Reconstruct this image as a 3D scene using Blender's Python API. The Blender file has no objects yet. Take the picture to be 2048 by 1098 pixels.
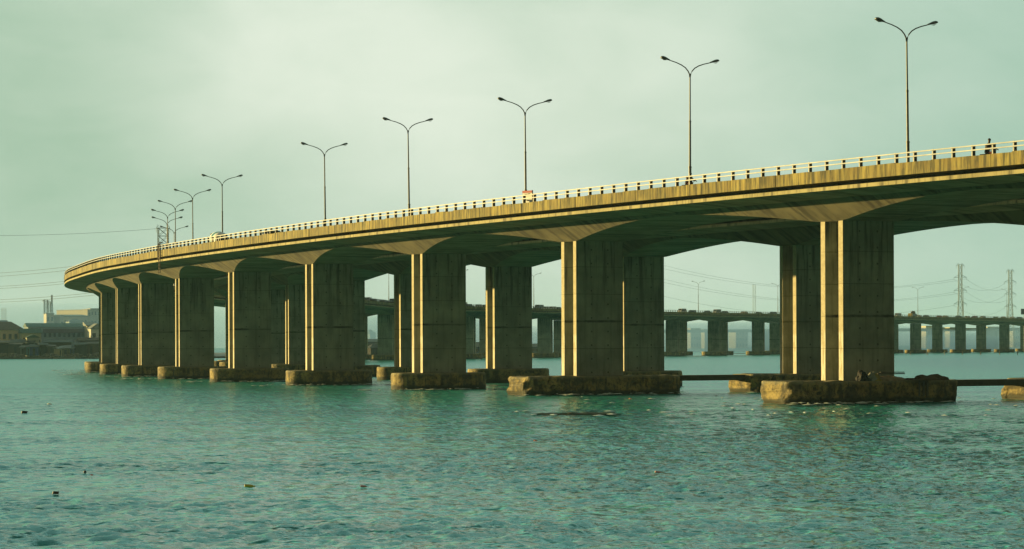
import bpy, math, random
from mathutils import Vector, noise
R = random.Random(7)
sc = bpy.context.scene
COL = sc.collection
CAMZ, F, RZ = 4.43, 5000.0, 0.0035     # camera height, focal length in full-picture pixels, roll of the camera
SUN_EL, SUN_AZ = math.radians(4.6), math.radians(-64)

# ------------------------------------------------------------------ helpers
def hz(px): return 690.4 - RZ * (px - 1024)
def at(px, py, D):
    return Vector(((px - 1024) / F * D, D, CAMZ + (hz(px) - py) / F * D))
def on_water(px, py): return at(px, py, CAMZ * F / (py - hz(px)))

class MB:
    """collects faces, builds ONE mesh object"""
    def __init__(s): s.v, s.f, s.uv, s.mi = [], [], [], []
    def face(s, pts, uvs=None, m=0):
        i = len(s.v); s.v += [tuple(p) for p in pts]; s.f.append(tuple(range(i, i + len(pts))))
        s.uv.append(uvs or [(0, 0)] * len(pts)); s.mi.append(m)
    def add(s, verts, faces, m=0):
        i = len(s.v); s.v += [tuple(p) for p in verts]
        for f in faces:
            s.f.append(tuple(i + k for k in f)); s.uv.append([(0, 0)] * len(f)); s.mi.append(m)
    def box(s, c, d, m=0, rz=0.0, taper=1.0):
        x, y, z = d[0] / 2, d[1] / 2, d[2] / 2; ca, sa = math.cos(rz), math.sin(rz); vs = []
        for k, sz in enumerate((-1, 1)):
            t = taper if k else 1.0
            for sx, sy in ((-1, -1), (1, -1), (1, 1), (-1, 1)):
                px, py = sx * x * t, sy * y * t
                vs.append((c[0] + px * ca - py * sa, c[1] + px * sa + py * ca, c[2] + sz * z))
        s.add(vs, [(3, 2, 1, 0), (4, 5, 6, 7), (0, 1, 5, 4), (1, 2, 6, 5), (2, 3, 7, 6), (3, 0, 4, 7)], m)
    def tube(s, pts, rad, n=8, m=0, cap=True):
        pts = [Vector(p) for p in pts]; rad = rad if isinstance(rad, (list, tuple)) else [rad] * len(pts)
        vs, fs = [], []
        for i, p in enumerate(pts):
            d = (pts[min(i + 1, len(pts) - 1)] - pts[max(i - 1, 0)]).normalized()
            a = d.cross(Vector((0, 0, 1)) if abs(d.z) < .9 else Vector((1, 0, 0))).normalized(); b = d.cross(a)
            for k in range(n):
                t = 2 * math.pi * k / n
                vs.append(p + (a * math.cos(t) + b * math.sin(t)) * rad[i])
        for i in range(len(pts) - 1):
            for k in range(n):
                k2 = (k + 1) % n
                fs.append((i * n + k, i * n + k2, (i + 1) * n + k2, (i + 1) * n + k))
        if cap:
            fs.append(tuple(range(n))); fs.append(tuple((len(pts) - 1) * n + k for k in reversed(range(n))))
        s.add(vs, fs, m)
    def prism(s, poly, z0, z1, m=0):
        n = len(poly); vs = [(p[0], p[1], z0) for p in poly] + [(p[0], p[1], z1) for p in poly]
        s.add(vs, [tuple(reversed(range(n))), tuple(range(n, 2 * n))] + [(k, (k + 1) % n, n + (k + 1) % n, n + k) for k in range(n)], m)
    def build(s, name, mats, parent=None, smooth=False, weld=False):
        me = bpy.data.meshes.new(name); me.from_pydata(s.v, [], s.f)
        for m in (mats if isinstance(mats, (list, tuple)) else [mats]): me.materials.append(m)
        uvl = me.uv_layers.new(name='UVMap'); k = 0
        for q in s.uv:
            for c in q: uvl.data[k].uv = c; k += 1
        me.polygons.foreach_set('material_index', s.mi)
        if weld or smooth:
            import bmesh
            b = bmesh.new(); b.from_mesh(me); bmesh.ops.remove_doubles(b, verts=b.verts, dist=1e-4)
            bmesh.ops.recalc_face_normals(b, faces=b.faces); b.to_mesh(me); b.free()
        if smooth: me.polygons.foreach_set('use_smooth', [True] * len(me.polygons))
        me.update()
        o = bpy.data.objects.new(name, me); COL.objects.link(o)
        if parent: o.parent = parent
        return o

def tag(o, label, cat=None, group=None, kind=None):
    if label: o['label'] = label
    if cat: o['category'] = cat
    if group: o['group'] = group
    if kind: o['kind'] = kind
    return o
def empty(name, loc=(0, 0, 0), rz=0.0):
    o = bpy.data.objects.new(name, None); COL.objects.link(o); o.location = loc; o.rotation_euler = (0, 0, rz); return o
def kids(o): return [c for c in COL.objects if c.parent == o]
def copy_tree(o, parent=None):
    c = o.copy(); COL.objects.link(c)
    if parent: c.parent = parent
    for ch in kids(o): copy_tree(ch, c)
    return c

# ------------------------------------------------------------------ materials
def nodes(name):
    m = bpy.data.materials.new(name); m.use_nodes = True; nt = m.node_tree
    return m, nt, nt.nodes['Principled BSDF']
class NT:
    def __init__(s, nt): s.nt = nt
    def n(s, t, **k):
        x = s.nt.nodes.new(t)
        for a, b in k.items(): setattr(x, a, b)
        return x
    def l(s, a, b): s.nt.links.new(a, b)
    def val(s, inp, v):
        if hasattr(v, 'is_linked') or hasattr(v, 'links'): s.l(v, inp)
        else: inp.default_value = v
    def math(s, op, a, b=0.0, c=None, clamp=False):
        x = s.n('ShaderNodeMath', operation=op); x.use_clamp = clamp
        s.val(x.inputs[0], a); s.val(x.inputs[1], b)
        if c is not None: s.val(x.inputs[2], c)
        return x.outputs[0]
    def ramp(s, f, lo, hi):
        x = s.n('ShaderNodeMapRange'); x.interpolation_type = 'SMOOTHSTEP'
        s.val(x.inputs[0], f); x.inputs[1].default_value = lo; x.inputs[2].default_value = hi
        return x.outputs[0]
    def mix(s, f, a, b, mode='MIX'):
        x = s.n('ShaderNodeMix', data_type='RGBA', blend_type=mode)
        s.val(x.inputs[0], f)
        for i, c in ((6, a), (7, b)):
            if isinstance(c, (tuple, list)): x.inputs[i].default_value = (*c[:3], 1)
            else: s.l(c, x.inputs[i])
        return x.outputs[2]
    def noise(s, vec, scale, detail=4, rough=.55, dist=0.0):
        x = s.n('ShaderNodeTexNoise'); s.l(vec, x.inputs['Vector'])
        x.inputs['Scale'].default_value = scale; x.inputs['Detail'].default_value = detail
        x.inputs['Roughness'].default_value = rough; x.inputs['Distortion'].default_value = dist
        return x.outputs['Fac']
    def scale(s, vec, v, loc=(0, 0, 0)):
        x = s.n('ShaderNodeMapping'); s.l(vec, x.inputs[0]); x.inputs['Scale'].default_value = v; x.inputs['Location'].default_value = loc
        return x.outputs[0]
    def bump(s, h, strength, dist, bsdf):
        x = s.n('ShaderNodeBump'); x.inputs['Strength'].default_value = strength; x.inputs['Distance'].default_value = dist
        s.l(h, x.inputs['Height']); s.l(x.outputs[0], bsdf.inputs['Normal']); return x

def plain(name, col, rough=.7, metal=0.0, var=.25, sc_=2.0):
    m, nt, b = nodes(name); t = NT(nt); tc = t.n('ShaderNodeTexCoord').outputs['Object']
    f = t.noise(tc, sc_, 5, .6)
    lo = tuple(c * (1 - var) for c in col); hi = tuple(min(1, c * (1 + var)) for c in col)
    t.l(t.mix(t.ramp(f, .3, .7), lo, hi), b.inputs['Base Color'])
    b.inputs['Roughness'].default_value = rough; b.inputs['Metallic'].default_value = metal
    return m

def parapet_mat(name):
    m, nt, b = nodes(name); t = NT(nt); uv = t.n('ShaderNodeUVMap').outputs[0]
    sep = t.n('ShaderNodeSeparateXYZ'); t.l(uv, sep.inputs[0]); s, v = sep.outputs[0], sep.outputs[1]
    st1 = t.noise(t.scale(uv, (2.3, .20, 1)), 1.0, 6, .65)
    st2 = t.noise(t.scale(uv, (5.0, .35, 1), (31, 7, 0)), 1.0, 5, .6)
    blot = t.noise(uv, .8, 6, .65)
    pan = t.math('DIVIDE', s, 1.95)
    wn = t.n('ShaderNodeTexWhiteNoise', noise_dimensions='1D'); t.l(t.math('FLOOR', pan), wn.inputs['W'])
    c = t.mix(t.ramp(st1, .40, .60), (.060, .054, .022), (.30, .245, .070))
    c = t.mix(t.math('MULTIPLY', t.ramp(blot, .42, .72), .6), c, (.22, .155, .045))
    c = t.mix(t.math('MULTIPLY', t.ramp(st2, .60, .72), .8), c, (.062, .052, .03))
    c = t.mix(t.math('MULTIPLY', t.ramp(st2, .40, .30), .55), c, (.38, .31, .14))
    pb = t.math('MULTIPLY_ADD', wn.outputs[0], .5, .72)
    g = t.n('ShaderNodeCombineColor'); [t.l(pb, g.inputs[i]) for i in range(3)]
    c = t.mix(1.0, c, g.outputs[0], 'MULTIPLY')
    fr = t.math('FRACT', pan)
    j = t.math('LESS_THAN', t.math('ABSOLUTE', t.math('SUBTRACT', fr, .5)), .488)
    c = t.mix(t.math('MULTIPLY', t.math('SUBTRACT', 1.0, j), .75), c, (.03, .027, .02))
    t.l(c, b.inputs['Base Color']); b.inputs['Roughness'].default_value = .9
    t.bump(t.math('ADD', st1, t.math('MULTIPLY', blot, .6)), .5, .04, b)
    return m

def sweep_concrete(name, c0, c1, dark, bandscale=.5):
    m, nt, b = nodes(name); t = NT(nt); uv = t.n('ShaderNodeUVMap').outputs[0]
    ob = t.n('ShaderNodeTexCoord').outputs['Object']
    n1 = t.noise(ob, .35, 6, .6); st = t.noise(t.scale(uv, (1.1, .12, 1)), 1.0, 5, .65); n2 = t.noise(ob, 2.2, 5, .6)
    sep = t.n('ShaderNodeSeparateXYZ'); t.l(uv, sep.inputs[0])
    c = t.mix(t.ramp(n1, .35, .65), c0, c1)
    c = t.mix(t.math('MULTIPLY', t.ramp(st, .48, .62), .85), c, dark)
    c = t.mix(t.math('MULTIPLY', t.ramp(n2, .56, .75), .35), c, dark)
    fr = t.math('FRACT', t.math('MULTIPLY', sep.outputs[0], .26))
    c = t.mix(t.math('MULTIPLY', t.math('GREATER_THAN', fr, .984), .5), c, dark)
    t.l(c, b.inputs['Base Color']); b.inputs['Roughness'].default_value = .88
    t.bump(t.math('ADD', n2, st), .35, .03, b)
    return m

def pier_mat(name):
    m, nt, b = nodes(name); t = NT(nt); ob = t.n('ShaderNodeTexCoord').outputs['Object']
    rnd = t.n('ShaderNodeObjectInfo').outputs['Random']
    off = t.n('ShaderNodeCombineXYZ'); [t.l(t.math('MULTIPLY', rnd, 91.0 + 40 * i), off.inputs[i]) for i in range(2)]
    va = t.n('ShaderNodeVectorMath', operation='ADD'); t.l(ob, va.inputs[0]); t.l(off.outputs[0], va.inputs[1]); p = va.outputs[0]
    sep = t.n('ShaderNodeSeparateXYZ'); t.l(ob, sep.inputs[0]); x, y, z = sep.outputs
    big = t.noise(p, .42, 6, .62); fine = t.noise(p, 3.5, 6, .65)
    st = t.noise(t.scale(p, (2.6, 2.6, .16)), 1.0, 6, .65); st2 = t.noise(t.scale(p, (6.5, 6.5, .3), (5, 9, 2)), 1.0, 5, .6)
    c = t.mix(t.ramp(big, .32, .68), (.20, .205, .158), (.35, .35, .27))
    c = t.mix(t.math('MULTIPLY', t.ramp(fine, .5, .75), .4), c, (.23, .225, .18))
    top_ = t.math('MULTIPLY_ADD', t.ramp(z, 5.0, 11.5), .55, .35)
    c = t.mix(t.math('MULTIPLY', t.ramp(st, .47, .64), top_), c, (.050, .050, .038))
    c = t.mix(t.math('MULTIPLY', t.ramp(st2, .60, .72), .38), c, (.055, .052, .04))
    # board joints every 2.43 m, the second a rough dark one
    zj = t.math('ADD', z, t.math('MULTIPLY', t.math('SUBTRACT', fine, .5), .12))
    fr = t.math('ABSOLUTE', t.math('SUBTRACT', t.math('FRACT', t.math('ADD', t.math('DIVIDE', zj, 2.43), .5)), .5))
    c = t.mix(t.math('MULTIPLY', t.ramp(fr, .020, .006), .6), c, (.05, .046, .034))
    dj = t.math('ABSOLUTE', t.math('SUBTRACT', zj, 4.87))
    c = t.mix(t.math('MULTIPLY', t.ramp(dj, .16, .05), t.ramp(big, .35, .6)), c, (.022, .02, .015))
    # tie-bolt holes on the broad faces
    hx = t.math('MULTIPLY', t.math('SUBTRACT', t.math('FRACT', t.math('DIVIDE', t.math('SUBTRACT', x, .72), 1.68)), .5), 1.68)
    zz = t.math('SUBTRACT', t.math('FRACT', t.math('DIVIDE', t.math('ADD', z, .3), 1.215)), .5)
    hz_ = t.math('MULTIPLY', zz, 1.215)
    d = t.math('SQRT', t.math('ADD', t.math('MULTIPLY', hx, hx), t.math('MULTIPLY', hz_, hz_)))
    c = t.mix(t.math('MULTIPLY', t.ramp(d, .105, .06), .85), c, (.015, .014, .011))
    t.l(c, b.inputs['Base Color']); b.inputs['Roughness'].default_value = .87
    t.bump(t.math('ADD', fine, t.math('MULTIPLY', st, .7)), .4, .03, b)
    return m
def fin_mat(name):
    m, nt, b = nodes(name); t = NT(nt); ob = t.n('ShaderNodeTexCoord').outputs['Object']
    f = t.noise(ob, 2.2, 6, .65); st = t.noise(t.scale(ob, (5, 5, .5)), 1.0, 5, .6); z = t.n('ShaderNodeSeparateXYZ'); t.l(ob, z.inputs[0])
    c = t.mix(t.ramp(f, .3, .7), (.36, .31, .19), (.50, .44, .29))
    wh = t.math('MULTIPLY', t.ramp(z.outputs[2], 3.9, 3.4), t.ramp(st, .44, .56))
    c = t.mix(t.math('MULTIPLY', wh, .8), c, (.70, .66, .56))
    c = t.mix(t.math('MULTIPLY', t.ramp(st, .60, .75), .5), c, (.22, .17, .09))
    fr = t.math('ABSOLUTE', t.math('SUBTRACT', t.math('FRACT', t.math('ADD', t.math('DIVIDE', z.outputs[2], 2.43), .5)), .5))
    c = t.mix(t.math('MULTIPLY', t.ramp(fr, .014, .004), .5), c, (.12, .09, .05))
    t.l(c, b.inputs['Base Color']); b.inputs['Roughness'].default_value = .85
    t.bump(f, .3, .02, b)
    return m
def cap_mat(name):
    m, nt, b = nodes(name); t = NT(nt); ob = t.n('ShaderNodeTexCoord').outputs['Object']
    rnd = t.n('ShaderNodeObjectInfo').outputs['Random']; off = t.n('ShaderNodeCombineXYZ'); t.l(t.math('MULTIPLY', rnd, 70.0), off.inputs[0])
    va = t.n('ShaderNodeVectorMath', operation='ADD'); t.l(ob, va.inputs[0]); t.l(off.outputs[0], va.inputs[1]); p = va.outputs[0]
    z = t.n('ShaderNodeSeparateXYZ'); t.l(ob, z.inputs[0])
    a = t.noise(p, .9, 7, .68); fi = t.noise(p, 4.5, 6, .65); st = t.noise(t.scale(p, (2.2, 2.2, .35)), 1.0, 5, .6)
    c = t.mix(t.ramp(a, .38, .62), (.085, .068, .03), (.37, .28, .095))
    c = t.mix(t.math('MULTIPLY', t.ramp(fi, .50, .66), .8), c, (.035, .03, .017))
    c = t.mix(t.math('MULTIPLY', t.ramp(st, .50, .64), .8), c, (.035, .031, .017))
    top = t.ramp(z.outputs[2], 1.35, 1.66)
    c = t.mix(t.math('MULTIPLY', top, .6), c, (.30, .28, .18))
    wet = t.ramp(t.math('ADD', z.outputs[2], t.math('MULTIPLY', t.math('SUBTRACT', a, .5), .6)), .58, .28)
    c = t.mix(wet, c, (.030, .030, .012))
    t.l(c, b.inputs['Base Color']); b.inputs['Roughness'].default_value = .85
    t.bump(t.math('ADD', a, t.math('MULTIPLY', fi, .5)), .7, .12, b)
    return m

def water_mat(name):
    m, nt, b = nodes(name); t = NT(nt); ob = t.n('ShaderNodeTexCoord').outputs['Object']
    at_ = t.n('ShaderNodeAttribute'); at_.attribute_name = 'wind'; rough_f = at_.outputs['Fac']
    def height(off):
        va = t.n('ShaderNodeVectorMath', operation='ADD'); t.l(ob, va.inputs[0]); va.inputs[1].default_value = off; q = va.outputs[0]
        w2 = t.noise(t.scale(q, (3.0, 2.6, 1), (11, 4, 0)), 1.0, 2, .5, .4)
        w1 = t.noise(t.scale(q, (1.1, .9, 1), (5, 8, 0)), 1.0, 1, .5, .3)
        hh = t.math('ADD', t.math('ADD', t.math('MULTIPLY', w2, .11), t.math('MULTIPLY', w1, .20)), t.math('MULTIPLY', t.noise(t.scale(q, (6.5, 5.5, 1), (1, 4, 0)), 1.0, 1, .5), .022))
        big = t.noise(t.scale(q, (.55, .34, 1), (9, 3, 0)), 1.0, 2, .6, .3)
        hh = t.math('MULTIPLY_ADD', big, .55, hh)
        return hh
    e = .05
    h0, hx, hy = height((0, 0, 0)), height((e, 0, 0)), height((0, e, 0))
    amp = t.math('DIVIDE', t.math('MULTIPLY_ADD', rough_f, .85, .80), -e)
    nv = t.n('ShaderNodeCombineXYZ'); t.l(t.math('MULTIPLY', t.math('SUBTRACT', hx, h0), amp), nv.inputs[0]); t.l(t.math('MULTIPLY', t.math('SUBTRACT', hy, h0), amp), nv.inputs[1]); nv.inputs[2].default_value = 1.0
    nn = t.n('ShaderNodeVectorMath', operation='NORMALIZE'); t.l(nv.outputs[0], nn.inputs[0]); t.l(nn.outputs[0], b.inputs['Normal'])
    c = t.mix(rough_f, (.026, .36, .315), (.011, .20, .19))
    t.l(c, b.inputs['Base Color']); at2 = t.n('ShaderNodeAttribute'); at2.attribute_name = 'far'; t.l(t.math('MULTIPLY_ADD', at2.outputs['Fac'], .12, .13), b.inputs['Roughness']); b.inputs['IOR'].default_value = 1.33
    return m

def corrugated(name, col):
    m, nt, b = nodes(name); t = NT(nt); ob = t.n('ShaderNodeTexCoord').outputs['Object']
    f = t.noise(t.scale(ob, (1.2, 1.2, .4)), 1.0, 6, .7); g = t.noise(ob, 3, 4, .6)
    c = t.mix(t.ramp(f, .4, .65), tuple(x * .6 for x in col), col)
    c = t.mix(t.math('MULTIPLY', t.ramp(g, .55, .7), .6), c, (.10, .055, .03))
    t.l(c, b.inputs['Base Color']); b.inputs['Roughness'].default_value = .75
    w = t.n('ShaderNodeTexWave'); t.l(ob, w.inputs[0]); w.inputs['Scale'].default_value = 1.6
    t.bump(w.outputs['Fac'], .4, .05, b)
    return m

M = {}
M['parapet'] = parapet_mat('stained_parapet_concrete')
M['deck'] = sweep_concrete('deck_concrete', (.095, .085, .05), (.175, .15, .085), (.03, .026, .016))
M['soffit'] = sweep_concrete('soffit_concrete', (.25, .18, .105), (.38, .29, .18), (.11, .08, .05))
M['edge'] = sweep_concrete('edge_beam_concrete', (.27, .235, .11), (.38, .33, .16), (.08, .068, .032))
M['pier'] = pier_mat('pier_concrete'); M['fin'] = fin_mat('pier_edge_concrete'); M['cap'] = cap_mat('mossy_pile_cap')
M['tie'] = plain('tie_beam_concrete', (.07, .06, .04), .9)
M['road'] = plain('asphalt', (.05, .05, .05), .9)
M['rail'] = plain('cream_rail_paint', (.27, .29, .29), .6, 0, .3, .8)
M['pole'] = plain('galvanised_pole', (.085, .085, .07), .55, .3)
M['lamp'] = plain('lamp_housing', (.10, .11, .11), .35, .2)
M['lens'] = plain('lamp_lens', (.35, .36, .33), .2)
M['water'] = water_mat('lagoon_water')
M['mud'] = plain('mud', (.035, .03, .022), .95, 0, .4, .3)
M['rubber'] = plain('rubber', (.02, .02, .02), .8)
M['glass'] = plain('car_glass', (.02, .025, .03), .08)
M['steel'] = plain('weathered_lattice_steel', (.10, .14, .14), .6, .3)
M['rust'] = plain('rusty_steel', (.06, .04, .025), .8)

# ------------------------------------------------------------------ the bridge's line: outer ends of its piers
near_px = [(1643, 317), (1123, 267), (824, 236), (611, 211), (457, 191), (351, 175), (277, 162), (232, 149.8), (202, 139)]
Fst = [Vector(((px - 1024) / F * (60000 / h), 60000 / h)) for px, h in near_px]
_hd = [.497, .47, .435, .40, .36, .33, .295, .25, .21]      # heading of the line at each pier; the measured corner is the far edge of the pier's end
Fst = [p + Vector((math.sin(a), -math.cos(a))) * 1.375 for p, a in zip(Fst, _hd)]
pre = [Fst[0] + Vector((.54, -.842)) * 36 * 3 + Vector((4, 0)), Fst[0] + Vector((.535, -.845)) * 36 * 2 + Vector((1.2, 0)), Fst[0] + Vector((.515, -.857)) * 36]
post = [Vector(p) for p in ((-76.8, 465), (-79.6, 498), (-80.6, 532), (-80.8, 566), (-79.8, 602), (-77.2, 645), (-73, 692), (-65, 751), (-46, 806), (-17, 870), (19, 940), (57, 1003), (96, 1062), (138, 1127), (183, 1197), (240, 1283), (300, 1373), (366, 1470), (432, 1566))]
KN = pre + Fst + post
I0 = len(pre)
def cr(p0, p1, p2, p3, t):
    return .5 * ((2 * p1) + (p2 - p0) * t + (2 * p0 - 5 * p1 + 4 * p2 - p3) * t * t + (3 * p1 - p0 - 3 * p2 + p3) * t ** 3)
PTS, SS, KS = [], [], []
for i in range(len(KN) - 1):
    p0 = KN[i - 1] if i else KN[0] * 2 - KN[1]; p3 = KN[i + 2] if i + 2 < len(KN) else KN[-1] * 2 - KN[-2]
    for k in range(40):
        p = cr(p0, KN[i], KN[i + 1], p3, k / 40)
        SS.append(SS[-1] + (p - PTS[-1]).length if PTS else 0.0); PTS.append(p)
        if k == 0: KS.append(SS[-1])
SS.append(SS[-1] + (KN[-1] - PTS[-1]).length); PTS.append(KN[-1]); KS.append(SS[-1])
def smooth_path(P, n=14):
    for _ in range(n):
        P = [P[0]] + [(P[i - 1] + P[i] * 2 + P[i + 1]) / 4 for i in range(1, len(P) - 1)] + [P[-1]]
    return P
PTS = smooth_path(PTS)
import bisect
def P(s):
    i = max(0, min(len(SS) - 2, bisect.bisect_right(SS, s) - 1)); t = (s - SS[i]) / (SS[i + 1] - SS[i])
    return PTS[i].lerp(PTS[i + 1], t)
def frame(s):
    T = (P(min(s + 6, SS[-1])) - P(max(s - 6, 0))).normalized()
    return P(s), T, Vector((T.y, -T.x))
def pt(s, u, z):
    p, T, N = frame(s); q = p + N * u; return Vector((q.x, q.y, z))
def solve_px(px, u, s0, s1, first=True):
    best = None; s = s0; prev = None
    while s <= s1:
        q = pt(s, u, 0); d = 1024 + q.x / q.y * F - px
        if prev is not None and prev * d <= 0: return s - 1.0 * abs(d) / (abs(d) + abs(prev) + 1e-9)
        prev = d; s += 1.0
    return None

NEAR_END = KS[I0 + 12]
near_st = [KS[i] for i in range(0, I0 + 13)]
far_st = []
for px in (560, 620, 704, 790, 875, 961, 1036, 1109, 1190, 1270, 1350, 1432, 1540, 1620, 1700, 1776, 1865, 1953, 2041, 2128):
    s = solve_px(px, 0, NEAR_END + 20, SS[-1])
    if s: far_st.append(s)
far_st = [NEAR_END] + far_st
SEP = 23.4
rear_st = [NEAR_END]
for px in (560, 617, 675, 758, 841, 921, 1000, 1077, 1165, 1250, 1333, 1417, 1505, 1588, 1668, 1745, 1821, 1911, 1999, 2087):
    s = solve_px(px, SEP, NEAR_END + 20, SS[-1])
    if s: rear_st.append(s)
print('near', [round(x) for x in near_st], 'far', [round(x) for x in far_st])

W, OV, SEP, OJ = 4.8, 6.0, 23.4, 2.3
Z_ROAD, Z_PB, Z_PT, Z_RAIL = 16.2, 16.0, 16.87, 17.58
Z_PIER, Z_CAP = 13.67, 1.67
def haunch(s, st):
    i = max(0, min(len(st) - 2, bisect.bisect_right(st, s) - 1)); L = st[i + 1] - st[i]
    m = abs(2 * (s - st[i]) / L - 1) if st[i] <= s <= st[i + 1] else 0.0
    m = min(1.0, m * (L / 2) / (L / 2 - 1.5))
    return Z_PIER + 1.30 * (1 - m ** 1.7)
def rings(s0, s1, step):
    n = max(2, int((s1 - s0) / step)); return [s0 + (s1 - s0) * k / n for k in range(n + 1)]
def sweep(sec, ss, mb, closed=True, mi=0, vfun=None):
    """sec(s) -> list of (u, z); joins the sections along ss"""
    R_ = []
    for s in ss:
        p, T, N = frame(s); q = sec(s)
        R_.append([(p.x + N.x * u, p.y + N.y * u, z) for u, z in q])
    q0 = sec(ss[0]); acc = [0.0]
    for k in range(len(q0)):
        a, b_ = q0[k], q0[(k + 1) % len(q0)]; acc.append(acc[-1] + math.hypot(a[0] - b_[0], a[1] - b_[1]))
    n = len(q0)
    for i in range(len(ss) - 1):
        for k in range(n if closed else n - 1):
            k2 = (k + 1) % n
            mb.face([R_[i][k], R_[i + 1][k], R_[i + 1][k2], R_[i][k2]], [(ss[i], acc[k]), (ss[i + 1], acc[k]), (ss[i + 1], acc[k + 1]), (ss[i], acc[k + 1])], mi[k] if isinstance(mi, tuple) else mi)
    if closed:
        mb.face(R_[0]); mb.face(list(reversed(R_[-1])))

def make_bridge(root, base, mirror, ss0, ss1, st, step):
    """one carriageway; base = transverse offset of its piers from the line, mirror for the rear one"""
    o_out = OV
    def U(u): return base + u
    def deck_sec(s):
        zb = haunch(s, st); ob = OJ * (zb - Z_PIER) / 1.50
        return [(U(-o_out + 1.35), Z_ROAD - .01), (U(-o_out + 1.35), 15.72), (U(-o_out + .35), 15.70), (U(-o_out + .35), 15.42), (U(-OJ), 15.17), (U(-ob), zb), (U(W + ob), zb), (U(W + OJ), 15.17), (U(W + o_out - .35), 15.42), (U(W + o_out - .35), 15.70), (U(W + o_out - 1.35), 15.72), (U(W + o_out - 1.35), Z_ROAD - .01)]
    mb = MB(); sweep(deck_sec, rings(ss0, ss1, step), mb, True, (0, 0, 0, 1, 0, 1, 0, 1, 0, 0, 0, 0)); mb.build('deck', [M['deck'], M['soffit']], root, weld=True)
    ss = rings(ss0, ss1, step * 1.5)
    mb = MB(); sweep(lambda s: [(U(-o_out + .34), Z_ROAD + .02), (U(W + o_out - .34), Z_ROAD + .02)], ss, mb, closed=False); mb.build('road_surface', M['road'], root)
    for side in (0, 1):
        def uu(d): return U(-o_out + d) if side == 0 else U(W + o_out - d)
        mb = MB(); sweep(lambda s: [(uu(.02), 15.41), (uu(.02), 15.67), (uu(.345), 15.72), (uu(.345), 15.41)], ss, mb); mb.build('edge_beam', M['edge'], root, weld=True)
        mb = MB(); k = int(ss0 / 1.95)
        rr = random.Random(k + side)
        big = 1.95 if step < 3 else 7.8
        while k * 1.95 < ss1:
            a, e = max(ss0, k * 1.95), min(ss1, k * 1.95 + big)
            if e - a > .05:
                dz = rr.uniform(-.035, .03); du = rr.uniform(-.02, .02); tl = rr.uniform(-.02, .02)
                def sec(s, a=a, e=e): 
                    z1 = Z_PT + dz + tl * ((s - a) / (e - a) - .5)
                    return [(uu(du), Z_PB), (uu(du), z1), (uu(.24 + du), z1), (uu(.30 + du), Z_ROAD - .02), (uu(1.34), Z_ROAD - .02), (uu(1.34), Z_PB)]
                sweep(sec, [a, e], mb)
            k += int(big / 1.95)
        mb.build('parapet', M['parapet'], root)
    # railing on the outer side (front carriageway) or both
    side_list = (0,) if not mirror else (1,)
    for side in side_list:
        def uu(d): return U(-o_out + d) if side == 0 else U(W + o_out - d)
        mb = MB()
        for zc in (Z_RAIL - .07, Z_RAIL - .36):
            sweep(lambda s: [(uu(.05), zc - .038), (uu(.05), zc + .038), (uu(.12), zc + .038), (uu(.12), zc - .038)], ss, mb)
        rail = mb.build('railing', M['rail'], root)
        pm = MB(); pm.box((0, .165, .03), (.11, .05, .92), 0); pm.box((0, .33, .0), (.05, .20, .84), 1); pm.box((0, .26, -.385), (.2, .4, .05), 0)
        pmesh = None; extra = MB(); n = 0
        s = math.ceil(ss0 / 1.95) * 1.95; allp = []
        while s < ss1: allp.append(s); s += 1.95
        vis = [s for s in allp if 1024 + pt(s, uu(0), 0).x / pt(s, uu(0), 0).y * F < 2080]
        sep_posts = set(vis[:100]) if step < 3 and not mirror else set()
        for s in allp:
            p, T, N = frame(s); sg = 1 if side == 0 else -1
            loc = p + N * uu(.0); ang = math.atan2(-T.y * 1, -T.x * 1) if side == 0 else math.atan2(T.y, T.x)
            if s in sep_posts:
                if pmesh is None:
                    o = pm.build('post', [M['rail'], M['rust']], rail); pmesh = o.data
                else:
                    o = bpy.data.objects.new('post', pmesh); COL.objects.link(o); o.parent = rail
                # local y points inward across the deck
                o.location = (loc.x, loc.y, Z_PT + .22); o.rotation_euler = (0, 0, math.atan2(N.y * sg, N.x * sg) - math.pi / 2)
            else:
                q = p + N * (uu(.24)); extra.box((q.x, q.y, Z_PT + .25), (.06, .22, .86), 1, math.atan2(N.y, N.x) - math.pi / 2)
        if extra.f:
            eo = extra.build('post', [M['rail'], M['rust']], rail)
            if len(allp) > 100: eo['kind'] = 'stuff'

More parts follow.
